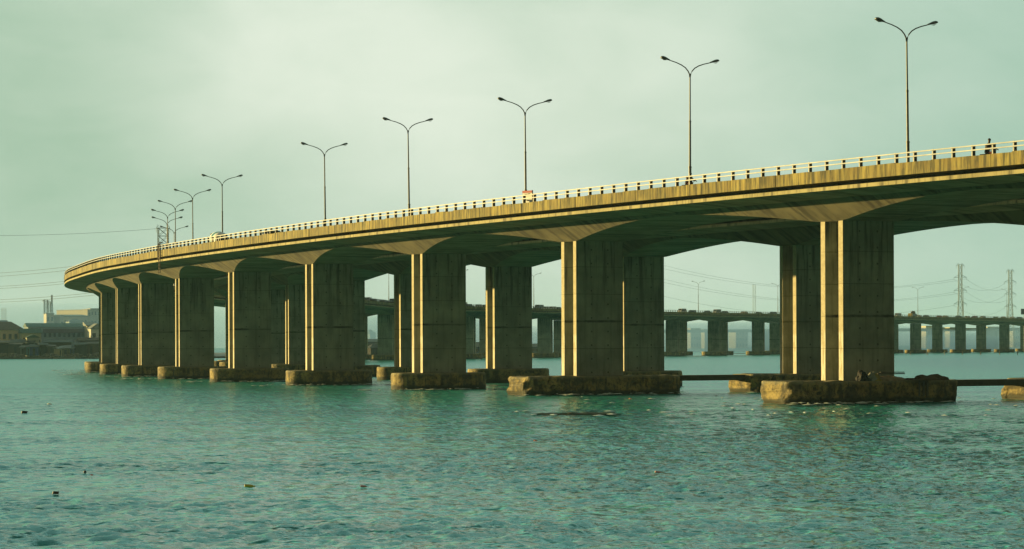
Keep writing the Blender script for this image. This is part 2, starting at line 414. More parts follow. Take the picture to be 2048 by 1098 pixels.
# pier: a broad wall with two proud edge fins and a channel between them at each end
def pier_mesh():
    hw, fin, rec = 1.375, .54, 1.5
    poly = [(0, hw), (0, hw - fin), (rec, hw - fin), (rec, -hw + fin), (0, -hw + fin), (0, -hw), (W, -hw), (W, -hw + fin), (W - rec, -hw + fin), (W - rec, hw - fin), (W, hw - fin), (W, hw)]
    mb = MB(); H = Z_PIER - Z_CAP + .02
    n = len(poly); zs = [-.02, H]
    for k in range(n):
        a, b_ = poly[k], poly[(k + 1) % n]
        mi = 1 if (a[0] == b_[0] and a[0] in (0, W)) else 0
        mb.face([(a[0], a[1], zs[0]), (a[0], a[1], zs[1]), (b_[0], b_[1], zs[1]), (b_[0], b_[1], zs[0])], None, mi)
    mb.face([(p[0], p[1], zs[1]) for p in reversed(poly)])
    return mb
PIER = [None]
def cap_obj(big, parent, seed):
    u0, u1, hw = (-5.5, 10.6, 2.5) if big else (-2.7, 7.4, 2.25)
    amp = .15 if big else .03
    ring = []
    r = hw * (.55 if big else 1.0)
    nseg = 18
    def corner(cx, cy, a0, a1):
        for k in range(nseg + 1):
            a = a0 + (a1 - a0) * k / nseg; ring.append((cx + r * math.cos(a), cy + r * math.sin(a)))
    pi = math.pi
    corner(u0 + r, hw - r, pi / 2, pi); corner(u0 + r, -hw + r, pi, 1.5 * pi)
    for k in range(1, 48): ring.append((u0 + r + (u1 - u0 - 2 * r) * k / 48, -hw))
    r2 = r; corner(u1 - r, -hw + r, 1.5 * pi, 2 * pi); corner(u1 - r, hw - r, 0, pi / 2)
    for k in range(1, 48): ring.append((u1 - r - (u1 - u0 - 2 * r) * k / 48, hw))
    lv = [(-1.2, 0), (-.3, 0), (.05, .0), (.2, 0), (.35, 0), (.5, 0), (.65, 0), (.8, 0), (.95, 0), (1.1, 0), (1.25, 0), (1.4, 0), (Z_CAP - .16, .02), (Z_CAP - .05, .05), (Z_CAP, .13), (Z_CAP, .45), (Z_CAP, 1.0)]
    cx, cy = (u0 + u1) / 2, 0; vs, fs = [], []
    sv = Vector((seed * 13.7, seed * 5.1, 0))
    for z, ins in lv:
        for x, y in ring:
            d = noise.fractal(Vector((x * .55, y * .55, z * .8)) + sv, 1.0, 2.0, 5) * amp
            d += noise.fractal(Vector((x * 2.2, y * 2.2, z * 2.6)) + sv, 1.0, 2.0, 4) * (.06 if big else .02)
            if big:
                e = max(0, min(1, (u0 + 4.2 - x) / 3.0))
                d += e * (noise.noise(Vector((x * 1.1, y * 1.1, z * 1.4)) + sv) * .35 - .06)
                if e > 0 and ins < .4: d -= e * max(0, z - .9) * .45 * (0.5 + noise.noise(Vector((x, y, 3)) + sv))
            if big and abs(x - (u0 + 2.5 + .25 * math.sin(z * 4))) < .13 and ins < .4: d -= .28
            l = math.hypot(x - max(u0 + r, min(u1 - r, x)), y - max(-hw + r, min(hw - r, y))) or 1
            nx, ny = (x - max(u0 + r, min(u1 - r, x))), (y - max(-hw + r, min(hw - r, y)))
            if abs(nx) + abs(ny) < 1e-6: nx, ny, l = 0, (1 if y > 0 else -1), 1
            nx, ny = nx / l, ny / l
            zz = z + (noise.noise(Vector((x * .9, y * .9, 9)) + sv) * (.10 if big else .03) if z > 1.2 else 0)
            if z == Z_CAP and 0 - .3 < x < W + .3: zz = Z_CAP
            vs.append((x + nx * (d - ins), y + ny * (d - ins), zz))
    n = len(ring)
    for i in range(len(lv) - 1):
        for k in range(n): fs.append((i * n + k, i * n + (k + 1) % n, (i + 1) * n + (k + 1) % n, (i + 1) * n + k))
    vs.append((cx, cy, Z_CAP)); fs += [((len(lv) - 1) * n + k, (len(lv) - 1) * n + (k + 1) % n, len(vs) - 1) for k in range(n)]
    mb = MB(); mb.add(vs, fs)
    o = mb.build('pile_cap', M['cap'], parent, weld=True)
    return o
CAPS = {}
def add_pier(root, s, base, big=False, far=False):
    p, T, N = frame(s); q = p + N * base
    if PIER[0] is None:
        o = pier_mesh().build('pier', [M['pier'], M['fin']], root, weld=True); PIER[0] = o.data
    else:
        o = bpy.data.objects.new('pier', PIER[0]); COL.objects.link(o); o.parent = root
    o.location = (q.x, q.y, Z_CAP); a_ = math.atan2(N.y, N.x); o.rotation_euler = (0, 0, max(a_, math.radians(-17)) if far else a_)
    key = (big, len(CAPS)) if big else (False, R.randrange(3))
    if key in CAPS:
        c = bpy.data.objects.new('pile_cap', CAPS[key]); COL.objects.link(c); c.parent = o
    else:
        c = cap_obj(big, o, len(CAPS) + 1); CAPS[key] = c.data
    c.location = (0, 0, -Z_CAP)
    return o

front = empty('road_bridge', pt(KS[I0], 0, 0)); rear = empty('road_bridge', pt(KS[I0], SEP, 0))
for e in (front, rear): e.location = (0, 0, 0)
tag(front, 'nearer carriageway of the big curving concrete bridge, with stained parapet and cream railing', 'bridge', 'two carriageways of the curving bridge')
tag(rear, 'second carriageway of the curving bridge, partly hidden behind the nearer one', 'bridge', 'two carriageways of the curving bridge')
make_bridge(front, 0, False, KS[0], NEAR_END - .02, near_st, 1.0)
RSH = {2: 1.0, 3: 3.0, 4: 4.6, 5: 7.0, 6: 7.0, 7: 6.5, 8: 5.5, 9: 3.0, 10: 2.0, 11: 1.0}
rnear_st = [s + RSH.get(i - I0, 0) for i, s in enumerate(near_st)]
make_bridge(rear, SEP, True, KS[0], NEAR_END - .02, rnear_st, 1.6)
for i, s in enumerate(near_st[1:]):
    k = i + 1 - I0
    add_pier(front, s, 0, k in (-1, 0, 1)); add_pier(rear, rnear_st[i + 1], SEP, k in (-1, 0, 1))
def tie(k):
    s = KS[I0 + k]; p, T, N = frame(s); a = p + N * 9.2; b_ = p + N * (SEP - 4.3); c = (a + b_) / 2
    mb = MB(); mb.box((c.x, c.y, 1.38), ((b_ - a).length, 1.5, .5), 0, math.atan2(N.y, N.x)); mb.build('tie_beam', M['tie'], front)
tie(0); tie(1); tie(-1)

ffront = empty('distant_bridge'); frear = empty('distant_bridge')
tag(frear, 'far low bridge stretch with a queue of traffic, seen between the big piers', 'bridge', 'carriageways of the distant bridge')
tag(ffront, 'rear carriageway of the far traffic bridge, its piers showing behind the first row', 'bridge', 'carriageways of the distant bridge')
make_bridge(ffront, 0, False, NEAR_END + .02, SS[-1] - 1, far_st + [SS[-1] + 30], 4.0)
make_bridge(frear, SEP, True, NEAR_END + .02, SS[-1] - 1, rear_st + [SS[-1] + 30], 5.0)
for s in far_st[1:]:
    add_pier(ffront, s, 0, False, True)
for s in rear_st[1:]: add_pier(frear, s, SEP, False, True)

# ------------------------------------------------------------------ street lamps
def lamp_parts(root, H, head=1.0):
    mb = MB(); mb.tube([(0, 0, -.02), (0, 0, H * .33), (0, 0, H * .335), (0, 0, H * .66), (0, 0, H * .665), (0, 0, H)], [.145, .13, .105, .095, .075, .065], 10)
    mb.box((0, 0, .03), (.5, .5, .06)); mb.box((.05, -.13, 1.5), (.16, .10, .45))
    for z in (H * .335, H * .665): mb.tube([(0, 0, z - .06), (0, 0, z + .06)], .15 if z < H / 2 else .115, 10)
    mb.build('pole', M['pole'], root, smooth=False)
    for sg in (-1, 1):
        mb = MB(); pts = [(sg * x, 0, H + z) for x, z in ((0, -.25), (.06, .08), (.22, .36), (.5, .64), (.9, .86), (1.45, 1.05), (2.15, 1.22))]
        mb.tube(pts, [.062, .058, .055, .052, .05, .046, .042], 8); mb.build('arm', M['pole'], root, smooth=True)
        hb = MB(); ax = Vector((sg * math.cos(.24), 0, math.sin(.24))); o0 = Vector((sg * 2.10, 0, H + 1.21)); up = Vector((-ax.z * sg, 0, abs(ax.x)))
        prof = [(0, .05, .05), (.12, .07, .07), (.3, .13, .09), (.55, .19, .13), (.78, .20, .13), (.92, .15, .10), (.97, .05, .04)]
        vs, fs = [], []; n = 10
        for d, wy, wz in prof:
            for k in range(n):
                a = 2 * math.pi * k / n; zz = math.sin(a) * wz * (head if math.sin(a) > 0 else .55)
                vs.append(o0 + ax * d + Vector((0, math.cos(a) * wy * head, 0)) + up * zz)
        for i in range(len(prof) - 1):
            for k in range(n): fs.append((i * n + k, i * n + (k + 1) % n, (i + 1) * n + (k + 1) % n, (i + 1) * n + k))
        fs.append(tuple(range(n))); fs.append(tuple(range((len(prof) - 1) * n, len(prof) * n)))
        hb.add(vs, fs); ho = hb.build('lamp_head', M['lamp'], root, smooth=True)
        lb = MB(); c = o0 + ax * .62 - up * .085
        lvs = [c + ax * (math.cos(2 * math.pi * k / 12) * .26) + Vector((0, math.sin(2 * math.pi * k / 12) * .13, 0)) - up * .02 for k in range(12)] + [c - up * .09]
        lb.add(lvs, [(k, (k + 1) % 12, 12) for k in range(12)]); lb.build('lens', M['lens'], ho)
near_lamps = [(1818, 78, 'street lamp standing farthest right on the bridge, largest and slightly leaning', -.010),
    (1381, 150, 'street lamp rising behind the hunched motorcyclist on the bridge', .004),
    (1053, 227, 'street lamp rising directly behind the red topped sign board', -.006),
    (820, 263, 'street lamp between the red topped sign and the blue car roof', -.012),
    (652, 310, 'street lamp between the blue car roof and the dark estate car', -.010),
    (446, 370, 'street lamp rising just behind the concrete mixer drum', -.004),
    (387, 397, 'street lamp standing alone just left of the concrete mixer drum', -.006),
    (352, 418, 'highest of the four crowded lamps above the curve, right of the lattice tower', -.004),
    (336, 435, 'large headed lamp close to the lattice tower, upper of the two stacked ones', 0.0),
    (335, 449, 'large headed lamp close to the lattice tower, lower of the two stacked ones', 0.0),
    (349, 466, 'lowest lamp of the crowd above the curve, lit head just over the railing', 0.0)]
def put_lamp(px, jy, u, s0, s1, label, group, lean=0.0, D=None, head=1.0):
    if D:
        best = min((abs(pt(s, u, 0).y - D), s) for s in rings(s0, s1, 1.0)); s = best[1]
        x = (px - 1024) / F * pt(s, u, 0).y; b_ = Vector((x, pt(s, u, 0).y, Z_ROAD))
    else:
        s = solve_px(px, u, s0, s1)
        if s is None: print('lamp?', px); return
        b_ = pt(s, u, Z_ROAD)
    H = CAMZ + (hz(px) - jy) / F * b_.y - Z_ROAD
    T, N = frame(s)[1:]
    o = empty('street_lamp', b_, math.atan2(N.y, N.x)); lamp_parts(o, H, head); tag(o, label, 'street lamp', group)
    o.rotation_euler[1] = lean
    print('lamp', px, round(b_.y), 'H', round(H, 1))
UL = W + OV - .6
for i, (px, jy, lab, lean) in enumerate(near_lamps):
    D = {8: 463, 9: 488, 10: 526, 7: 434, 6: 404}.get(i)
    put_lamp(px, jy, UL, KS[0], NEAR_END, lab, 'lamps along the curving bridge', lean, D, 1.6 if i in (8, 9) else 1.35)
far_lamps = [(778, 548, 'distant lamp pole in the opening right of the fourth big pier'),
    (921, 548, 'distant lamp peeping out beside the broad third pier, one arm showing'),
    (1068, 554, 'distant lamp seen in the narrow gap left of the second big pier'),
    (1397, 569, 'distant lamp under the widest arch, standing above the traffic queue'),
    (1556, 573, 'distant lamp mostly hidden behind the left edge of the rightmost rear pier'),
    (1836, 580, 'distant lamp just right of the nearest big pier, left of both pylons'),
    (1927, 579, 'distant lamp standing in front of the taller left pylon'),
    (2014, 583, 'distant lamp in front of the right hand pylon near the picture edge')]
for px, jy, lab in far_lamps:
    put_lamp(px, jy, UL, NEAR_END + 100, SS[-1] - 5, lab, 'lamps along the distant bridge', 0.0)

# ------------------------------------------------------------------ things on the bridge deck
def col_mat(name, c, rough=.45):
    if name not in M: M[name] = plain(name, c, rough, 0, .12)
    return M[name]
def car_profile(kind):
    if kind == 'van': return [(-2.3, .35), (-2.32, 1.0), (-2.25, 1.95), (-2.1, 2.05), (1.2, 2.05), (1.75, 1.25), (2.25, 1.05), (2.32, .4)], 1.80, (1.12, 1.9), (-2.2, 1.55)
    if kind == 'estate': return [(-2.15, .35), (-2.2, .85), (-2.05, 1.35), (-1.75, 1.5), (.35, 1.5), (1.0, .98), (2.05, .82), (2.15, .38)], 1.74, (.96, 1.42), (-1.98, .9)
    return [(-2.1, .35), (-2.15, .9), (-1.55, .98), (-1.0, 1.43), (.25, 1.43), (.95, .95), (2.0, .8), (2.1, .38)], 1.70, (.95, 1.36), (-1.5, .85)
def body_mesh(mb, prof, wid, m=0):
    n = len(prof); vs = []
    for sgn in (-1, 1):
        for x, z in prof: vs.append((x, sgn * wid / 2 * (1.0 if z < 1.0 else .86), z))
    mb.add(vs, [tuple(range(n)), tuple(reversed(range(n, 2 * n)))] + [(k, n + k, n + (k + 1) % n, (k + 1) % n) for k in range(n)], m)
def glass_mesh(mb, prof, wid, zr, xr, m=0):
    z0, z1 = zr; x0, x1 = xr
    for sgn in (-1, 1):
        y0, y1 = sgn * (wid / 2 * .93 + .012), sgn * (wid / 2 * .86 + .012)
        for a, b_ in ((x0 + .45, (x0 + x1) / 2 - .1), ((x0 + x1) / 2, x1 - .28)):
            mb.box(((a + b_) / 2, (y0 + y1) / 2, (z0 + z1) / 2), (b_ - a, .03, z1 - z0), m)
    mb.box((x1 + .06, 0, (z0 + z1) / 2), (.05, wid * .74, (z1 - z0) * .9), m); mb.box((x0 + .02, 0, (z0 + z1) / 2), (.05, wid * .70, (z1 - z0) * .85), m)
def wheel_mb(x, y):
    mb = MB(); mb.tube([(x, y - .1, .32), (x, y + .1, .32)], .32, 16); return mb
def make_car(kind, mat, loc, rz, detailed):
    prof, wid, zr, xr = car_profile(kind); nm = 'van' if kind == 'van' else 'car'
    if detailed:
        o = empty(nm, loc, rz); b_ = MB(); body_mesh(b_, prof, wid); b_.build('body', mat, o)
        g = MB(); glass_mesh(g, prof, wid, zr, xr); g.build('windows', M['glass'], o)
        for x in (-1.35, 1.35):
            for y in (-.75, .75): wheel_mb(x, y).build('wheel', M['rubber'], o)
    else:
        key = (kind, mat.name)
        if key not in CARMESH:
            mb = MB(); body_mesh(mb, prof, wid, 0); glass_mesh(mb, prof, wid, zr, xr, 1)
            for x in (-1.35, 1.35):
                for y in (-.75, .75): mb.tube([(x, y - .1, .32), (x, y + .1, .32)], .32, 10, 2)
            o = mb.build(nm, [mat, M['glass'], M['rubber']]); CARMESH[key] = o.data
        else:
            o = bpy.data.objects.new(nm, CARMESH[key]); COL.objects.link(o)
        o.location = loc; o.rotation_euler = (0, 0, rz)
    return o
CARMESH = {}
paints = {'white': (.62, .62, .58), 'silver': (.38, .40, .40), 'dark grey': (.06, .065, .07), 'red': (.30, .04, .03), 'blue': (.03, .07, .18), 'black': (.02, .022, .025), 'beige': (.42, .34, .2), 'green': (.04, .13, .09), 'yellow': (.55, .38, .05)}
def paint(c): return col_mat('paint_' + c.replace(' ', '_'), paints[c], .35)
def on_deck(px, u, s0, s1):
    s = solve_px(px, u, s0, s1); T = frame(s)[1]
    return pt(s, u, Z_ROAD + .02), math.atan2(-T.y, -T.x), s
l, rz, s = on_deck(546, -2.2, KS[0], NEAR_END)
tag(make_car('estate', paint('black'), l, rz, True), 'dark estate car, roof showing through the railing right of the mixer drum', 'car')
l, rz, s = on_deck(724, 4.0, KS[0], NEAR_END)
tag(make_car('car', paint('blue'), l, rz, True), 'blue car with only its roof above the parapet between two lamps', 'car')

# concrete mixer lorry, only its drum rises above the railing
l, rz, s = on_deck(440, 3.0, KS[0], KS[I0 + 8])
mx = empty('mixer_truck', l, rz); tag(mx, 'concrete mixer truck with white and teal swirled drum behind the railing', 'truck')
mb = MB(); mb.box((0, 0, .85), (7.2, .9, .3)); mb.box((-1.0, 0, 1.3), (4.4, 1.6, .5)); mb.build('chassis', M['rust'], mx)
mb = MB(); mb.box((2.9, 0, 1.55), (1.6, 2.2, 1.7), 0, 0, .9); mb.build('cab', paint('white'), mx)
mb = MB(); mb.box((3.62, 0, 1.9), (.1, 1.8, .7)); mb.build('windscreen', M['glass'], mx)
for x in (-2.6, -1.4, 2.6):
    for y in (-.95, .95):
        mb = MB(); mb.tube([(x, y - .18, .5), (x, y + .18, .5)], .5, 18); mb.build('wheel', M['rubber'], mx)
m_, nt_, b_ = nodes('mixer_drum_paint'); t_ = NT(nt_); ob_ = t_.n('ShaderNodeTexCoord').outputs['Object']
sp = t_.n('ShaderNodeSeparateXYZ'); t_.l(ob_, sp.inputs[0])
ang = t_.math('ARCTAN2', t_.math('SUBTRACT', sp.outputs[2], 2.25), sp.outputs[1])
ph = t_.math('FRACT', t_.math('ADD', t_.math('DIVIDE', ang, 2 * math.pi), t_.math('MULTIPLY', sp.outputs[0], .42, ))) if False else t_.math('FRACT', t_.math('ADD', t_.math('ADD', t_.math('DIVIDE', ang, 2 * math.pi), .45), t_.math('MULTIPLY', sp.outputs[0], .42)))
t_.l(t_.mix(t_.math('GREATER_THAN', ph, .52), (.80, .84, .80), (.02, .15, .15)), b_.inputs['Base Color']); b_.inputs['Roughness'].default_value = .4
mb = MB(); mb.tube([(-3.0, 0, 2.75), (-2.7, 0, 2.70), (-1.6, 0, 2.45), (-.4, 0, 2.25), (.9, 0, 2.15), (1.55, 0, 2.1), (1.75, 0, 2.1)], [.50, .62, 1.0, 1.16, 1.10, .80, .4], 28); mb.build('drum', m_, mx, smooth=True)
mb = MB(); mb.box((-3.2, 0, 2.9), (.5, .9, .7)); mb.build('hopper', M['rust'], mx)

# red topped sign board
l, rz, s = on_deck(1056, -4.2, KS[0], NEAR_END)
sg = empty('sign_board', (l.x, l.y, Z_ROAD + .0), -0.75); tag(sg, 'white speed sign with a red band on top, at the foot of a lamp', 'sign')
k = l.y / F
zt = CAMZ + (hz(1056) - 379) * k
hw = 12.8 * k
mb = MB(); mb.box((0, 0, zt - Z_ROAD - 1.0 + .0), (2 * hw, .05, 1.58)); mb.build('panel', plain('sign_white', (.75, .78, .74), .5, 0, .08), sg)
mb = MB(); mb.box((0, -.028, zt - Z_ROAD - .20), (2 * hw + .02, .05, .20)); bnd = mb.build('band', plain('sign_red', (.42, .02, .03), .5, 0, .08), sg)
mb = MB()
for x in (-hw - .02, hw + .02): mb.box((x, .03, (zt - Z_ROAD - .08) / 2), (.05, .06, zt - Z_ROAD - .08))
mb.build('frame', M['pole'], sg)
def text(body, size, loc, parent, mat, name):
    cu = bpy.data.curves.new(name, 'FONT'); cu.body = body; cu.size = size; cu.align_x = 'CENTER'; cu.align_y = 'CENTER'; cu.extrude = .004
    o = bpy.data.objects.new(name, cu); COL.objects.link(o); o.parent = parent; o.location = loc; o.rotation_euler = (math.pi / 2, 0, 0); cu.materials.append(mat); bpy.context.view_layer.update(); dg = bpy.context.evaluated_depsgraph_get()
    me = bpy.data.meshes.new_from_object(o.evaluated_get(dg)); q = bpy.data.objects.new(name, me); COL.objects.link(q); q.parent = parent; q.location = loc; q.rotation_euler = o.rotation_euler; bpy.data.objects.remove(o); q.name = name; return q
text('MAX SPEED', .155, (0, -.032, zt - Z_ROAD - .205), bnd, plain('sign_letters', (.75, .6, .55), .5, 0, .05), 'lettering')
mb = MB(); mb.box((.12 + .08, -.03, zt - Z_ROAD - .42), (.26, .02, .12)); mb.box((-.16, -.03, zt - Z_ROAD - .41), (.32, .012, .05)); mb.box((.1, -.03, zt - Z_ROAD - .98), (.2, .02, .09)); mb.build('marks', M['rubber'], sg)

# access ladder hanging over the parapet on the left
s = solve_px(323, -OV, KS[0], KS[I0 + 8]); p, T, N = frame(s)
ld_ = empty('ladder', (p.x + N.x * (-OV - .12), p.y + N.y * (-OV - .12), 0), math.atan2(N.y, N.x) - math.pi / 2)
tag(ld_, 'rusty iron access ladder hanging over the parapet below the lattice tower', 'ladder')
for x in (-.42, .42, ):
    mb = MB(); mb.tube([(x, .30, Z_RAIL + .25), (x, -.05, Z_RAIL + .25), (x, -.12, Z_RAIL), (x, -.12, 13.9)], .055, 6); mb.build('stile', M['rust'], ld_)
for k in range(9):
    mb = MB(); mb.tube([(-.42, -.12, 14.1 + k * .42), (.42, -.12, 14.1 + k * .42)], .035, 6); mb.build('rung', M['rust'], ld_)
mb = MB(); mb.tube([(-.95, .2, Z_RAIL + .1), (-.95, -.12, Z_RAIL + .1), (-.95, -.12, 15.6)], .05, 6); mb.tube([(-.95, -.12, 15.9), (.42, -.12, 15.9)], .04, 6); mb.tube([(-.95, -.12, 16.9), (.42, -.12, 16.9)], .04, 6); mb.build('guard_cage', M['rust'], ld_)

# motorcyclists: a body grown over a skeleton, seated on a motorcycle
skin_ = plain('dark_skin', (.035, .022, .015), .6, 0, .1); cloth1 = plain('dark_jacket', (.018, .015, .014), .85, 0, .2); cloth2 = plain('dark_maroon_shirt', (.05, .012, .014), .85, 0, .2); hairm = plain('black_hair', (.008, .008, .008), .7)
def rider(loc, rz, lean, label, shirt):
    J = {'pel': ((-.25, 0, .92), .15), 'waist': ((-.2 + lean * .1, 0, 1.08), .135), 'chest': ((-.1 + lean * .32, 0, 1.34 - lean * .06), .165), 'neck': ((-.03 + lean * .45, 0, 1.53 - lean * .10), .06), 'head0': ((0 + lean * .52, 0, 1.64 - lean * .13), .085), 'head1': ((.02 + lean * .55, 0, 1.74 - lean * .15), .098), 'crown': ((.0 + lean * .55, 0, 1.83 - lean * .15), .055)}
    V = []; Rr = []; E_ = []; ix = {}
    def v(n, co_, r): ix[n] = len(V); V.append(co_); Rr.append(r)
    for n_, (c_, r_) in J.items(): v(n_, c_, r_)
    E_ += [(ix['pel'], ix['waist']), (ix['waist'], ix['chest']), (ix['chest'], ix['neck']), (ix['neck'], ix['head0']), (ix['head0'], ix['head1']), (ix['head1'], ix['crown'])]
    ch = J['chest'][0]
    for sgn, q in ((-1, 'a'), (1, 'b')):
        v('sh' + q, (ch[0] + .03, sgn * .2, ch[2] + .08), .075); v('el' + q, (ch[0] + .27, sgn * .30, ch[2] - .16), .05); v('wr' + q, (ch[0] + .52, sgn * .30, 1.12), .036); v('hd' + q, (ch[0] + .60, sgn * .29, 1.10), .04)
        E_ += [(ix['chest'], ix['sh' + q]), (ix['sh' + q], ix['el' + q]), (ix['el' + q], ix['wr' + q]), (ix['wr' + q], ix['hd' + q])]
        v('hp' + q, (-.18, sgn * .12, .88), .105); v('kn' + q, (.22, sgn * .22, .72), .072); v('an' + q, (.02, sgn * .20, .36), .045); v('to' + q, (.18, sgn * .21, .32), .04)
        E_ += [(ix['pel'], ix['hp' + q]), (ix['hp' + q], ix['kn' + q]), (ix['kn' + q], ix['an' + q]), (ix['an' + q], ix['to' + q])]
        for f_, dy in enumerate((-.03, -.01, .01, .03)):
            v('f%s%d' % (q, f_), (ch[0] + .67, sgn * .29 + dy, 1.075 - abs(dy) * .3), .010); v('g%s%d' % (q, f_), (ch[0] + .65, sgn * .29 + dy, 1.04), .009)
            E_ += [(ix['hd' + q], ix['f%s%d' % (q, f_)]), (ix['f%s%d' % (q, f_)], ix['g%s%d' % (q, f_)])]
        v('th' + q, (ch[0] + .62, sgn * .24, 1.07), .011); E_.append((ix['hd' + q], ix['th' + q]))
    me = bpy.data.meshes.new('person'); me.from_pydata(V, E_, []); o = bpy.data.objects.new('person', me); COL.objects.link(o)
    md = o.modifiers.new('skin', 'SKIN'); sv = me.skin_vertices[0].data
    for i, r_ in enumerate(Rr): sv[i].radius = (r_, r_)
    sv[ix['pel']].use_root = True
    ss_ = o.modifiers.new('sub', 'SUBSURF'); ss_.levels = ss_.render_levels = 2
    me.materials.append(skin_)
    o.location = loc; o.rotation_euler = (0, 0, rz); tag(o, label, 'person')
    hx_, hz__ = J['head1'][0][0], J['head1'][0][2]
    hb = MB()
    nl, ns = 6, 14; vs = []
    for a in range(nl + 1):
        th = math.pi * .58 * a / nl
        for b__ in range(ns): vs.append((hx_ - .012 + .112 * math.sin(th) * math.cos(2 * math.pi * b__ / ns), .105 * math.sin(th) * math.sin(2 * math.pi * b__ / ns), hz__ + .01 + .118 * math.cos(th)))
    hb.add(vs, [(a * ns + b__, a * ns + (b__ + 1) % ns, (a + 1) * ns + (b__ + 1) % ns, (a + 1) * ns + b__) for a in range(nl) for b__ in range(ns)])
    hb.build('hair', hairm, o, smooth=True)
    jb = MB(); w0 = J['waist'][0]; n_ = J['neck'][0]
    jb.tube([(-.25, 0, .90), w0, ((w0[0] + ch[0]) / 2, 0, (w0[2] + ch[2]) / 2), (ch[0], 0, ch[2] + .02), (ch[0] + .04, 0, ch[2] + .13), (n_[0] - .01, 0, n_[2] - .02)], [.17, .165, .18, .20, .15, .075], 14)
    for sgn in (-1, 1): jb.tube([(ch[0] + .02, sgn * .12, ch[2] + .08), (ch[0] + .03, sgn * .2, ch[2] + .08), (ch[0] + .27, sgn * .30, ch[2] - .16), (ch[0] + .48, sgn * .30, 1.14)], [.09, .09, .066, .05], 10)
    jb.build('jacket', shirt, o, smooth=False)
    return o
def motorcycle(loc, rz, label):
    o = empty('motorcycle', loc, rz); tag(o, label, 'motorcycle')
    for x in (-.62, .68):
        mb = MB(); ring = [(x + .29 * math.cos(a), 0, .31 + .29 * math.sin(a)) for a in [2 * math.pi * k / 20 for k in range(21)]]; mb.tube(ring, .055, 8); wv = mb.build('wheel', M['rubber'], o)
        mb = MB(); mb.tube([(x, -.06, .31), (x, .06, .31)], .1, 12); mb.build('hub', M['steel'], wv)
    mb = MB(); mb.tube([(-.62, .08, .31), (0, .1, .45), (.3, 0, .8)], .035, 8); mb.tube([(-.62, -.08, .31), (0, -.1, .45), (.3, 0, .8)], .035, 8); mb.tube([(.68, .07, .31), (.42, .06, .92)], .03, 8); mb.tube([(.68, -.07, .31), (.42, -.06, .92)], .03, 8); mb.box((.02, 0, .45), (.42, .26, .3)); mb.build('frame', M['rust'], o)
    mb = MB(); mb.tube([(-.1, 0, .80), (.05, 0, .86), (.25, 0, .86), (.38, 0, .80)], [.06, .13, .13, .06], 12); mb.build('tank', paint('red'), o)
    mb = MB(); mb.box((-.42, 0, .80), (.75, .26, .09)); mb.build('seat', M['rubber'], o)
    mb = MB(); mb.tube([(.34, -.33, 1.06), (.42, -.1, .98), (.42, .1, .98), (.34, .33, 1.06)], .02, 8); mb.build('handlebar', M['steel'], o)
    mb = MB(); mb.tube([(.48, 0, .92), (.56, 0, .92)], [.07, .1], 12); mb.build('headlight', M['lens'], o)
    return o
l, rz, s = on_deck(1980, -4.35, KS[0], KS[I0 + 2])
motorcycle(l, rz, 'motorcycle behind the railing near the right picture edge, ridden by a dark figure'); rider(l, rz, 0, 'person in dark jacket sitting upright on the motorcycle near the right edge', cloth1)
l, rz, s = on_deck(1378, -4.35, KS[0], KS[I0 + 3])
motorcycle(l, rz + math.pi * 0, 'motorcycle behind the railing at the foot of the second lamp from the right'); rider(l, rz, .55, 'person hunched forward on a motorcycle at the foot of a tall lamp', cloth2)

# ------------------------------------------------------------------ traffic on the distant bridge
gaps = [('gap right of fourth pier', (736, 747, 766, 778, 787), ('white van', 'black car', 'silver car', 'white car', 'dark grey van')),
        ('gap right of third pier', (925, 937, 957, 968), ('yellow van', 'dark grey car', 'silver car', 'black car')),
        ('gap left of second pier', (1078, 1092, 1104, 1115), ('dark grey van', 'white car', 'silver estate', 'black car')),
        ('widest gap', (1364, 1384, 1414, 1434, 1449, 1488, 1517, 1545), ('white van', 'dark grey estate', 'black car', 'silver van', 'dark grey car', 'beige car', 'green car', 'black estate')),
        ('gap right of nearest pier', (1796, 1836, 1852, 1878, 1890, 1916, 1934, 1949, 1965, 1991, 2006, 2024, 2038), ('silver van', 'white car', 'dark grey car', 'red car', 'beige car', 'black estate', 'white car', 'red estate', 'silver estate', 'green car', 'beige car', 'white car', 'blue estate'))]
ordn = ['first', 'second', 'third', 'fourth', 'fifth', 'sixth', 'seventh', 'eighth', 'ninth', 'tenth', 'eleventh', 'twelfth', 'thirteenth']
for gname, pxs, kinds in gaps:
    for i, (px, kd) in enumerate(zip(pxs, kinds)):
        c, kind = kd.rsplit(' ', 1)
        u = SEP + W + (4.0 if i % 3 else 1.2)
        s = solve_px(px, u, NEAR_END + 100, SS[-1] - 3)
        if s is None: continue
        T = frame(s)[1]; word = {'van': 'van', 'estate': 'estate car', 'car': 'car'}[kind]
        o = make_car(kind, paint(c), pt(s, u, Z_ROAD + .03), math.atan2(-T.y, -T.x), False)
        tag(o, f'{c} {word}, {ordn[i]} from left in the distant queue, {gname}', word if kind != 'estate' else 'car', 'traffic queue on the distant bridge')
s = solve_px(1825, SEP + W + 3.8, NEAR_END + 100, SS[-1]); T = frame(s)[1]
tr = empty('lorry', pt(s, SEP + W + 3.8, Z_ROAD + .03), math.atan2(-T.y, -T.x)); tag(tr, 'small lorry with a high brown load on the distant bridge, right of the nearest pier', 'lorry')
mb = MB(); mb.box((-.6, 0, 1.3), (4.2, 2.0, 1.2)); mb.build('cargo_bed', paint('dark grey'), tr)
mb = MB(); mb.box((2.3, 0, 1.25), (1.5, 1.9, 1.6), 0, 0, .88); mb.build('cab', paint('yellow'), tr)
mb = MB(); mb.tube([(-2.4, 0, 2.1), (-1.4, .1, 2.4), (-.2, -.1, 2.35), (1.0, .1, 2.2)], [.5, .8, .85, .5], 9); mb.build('load', plain('brown_sacks', (.16, .10, .05), .9, 0, .4, 2), tr)
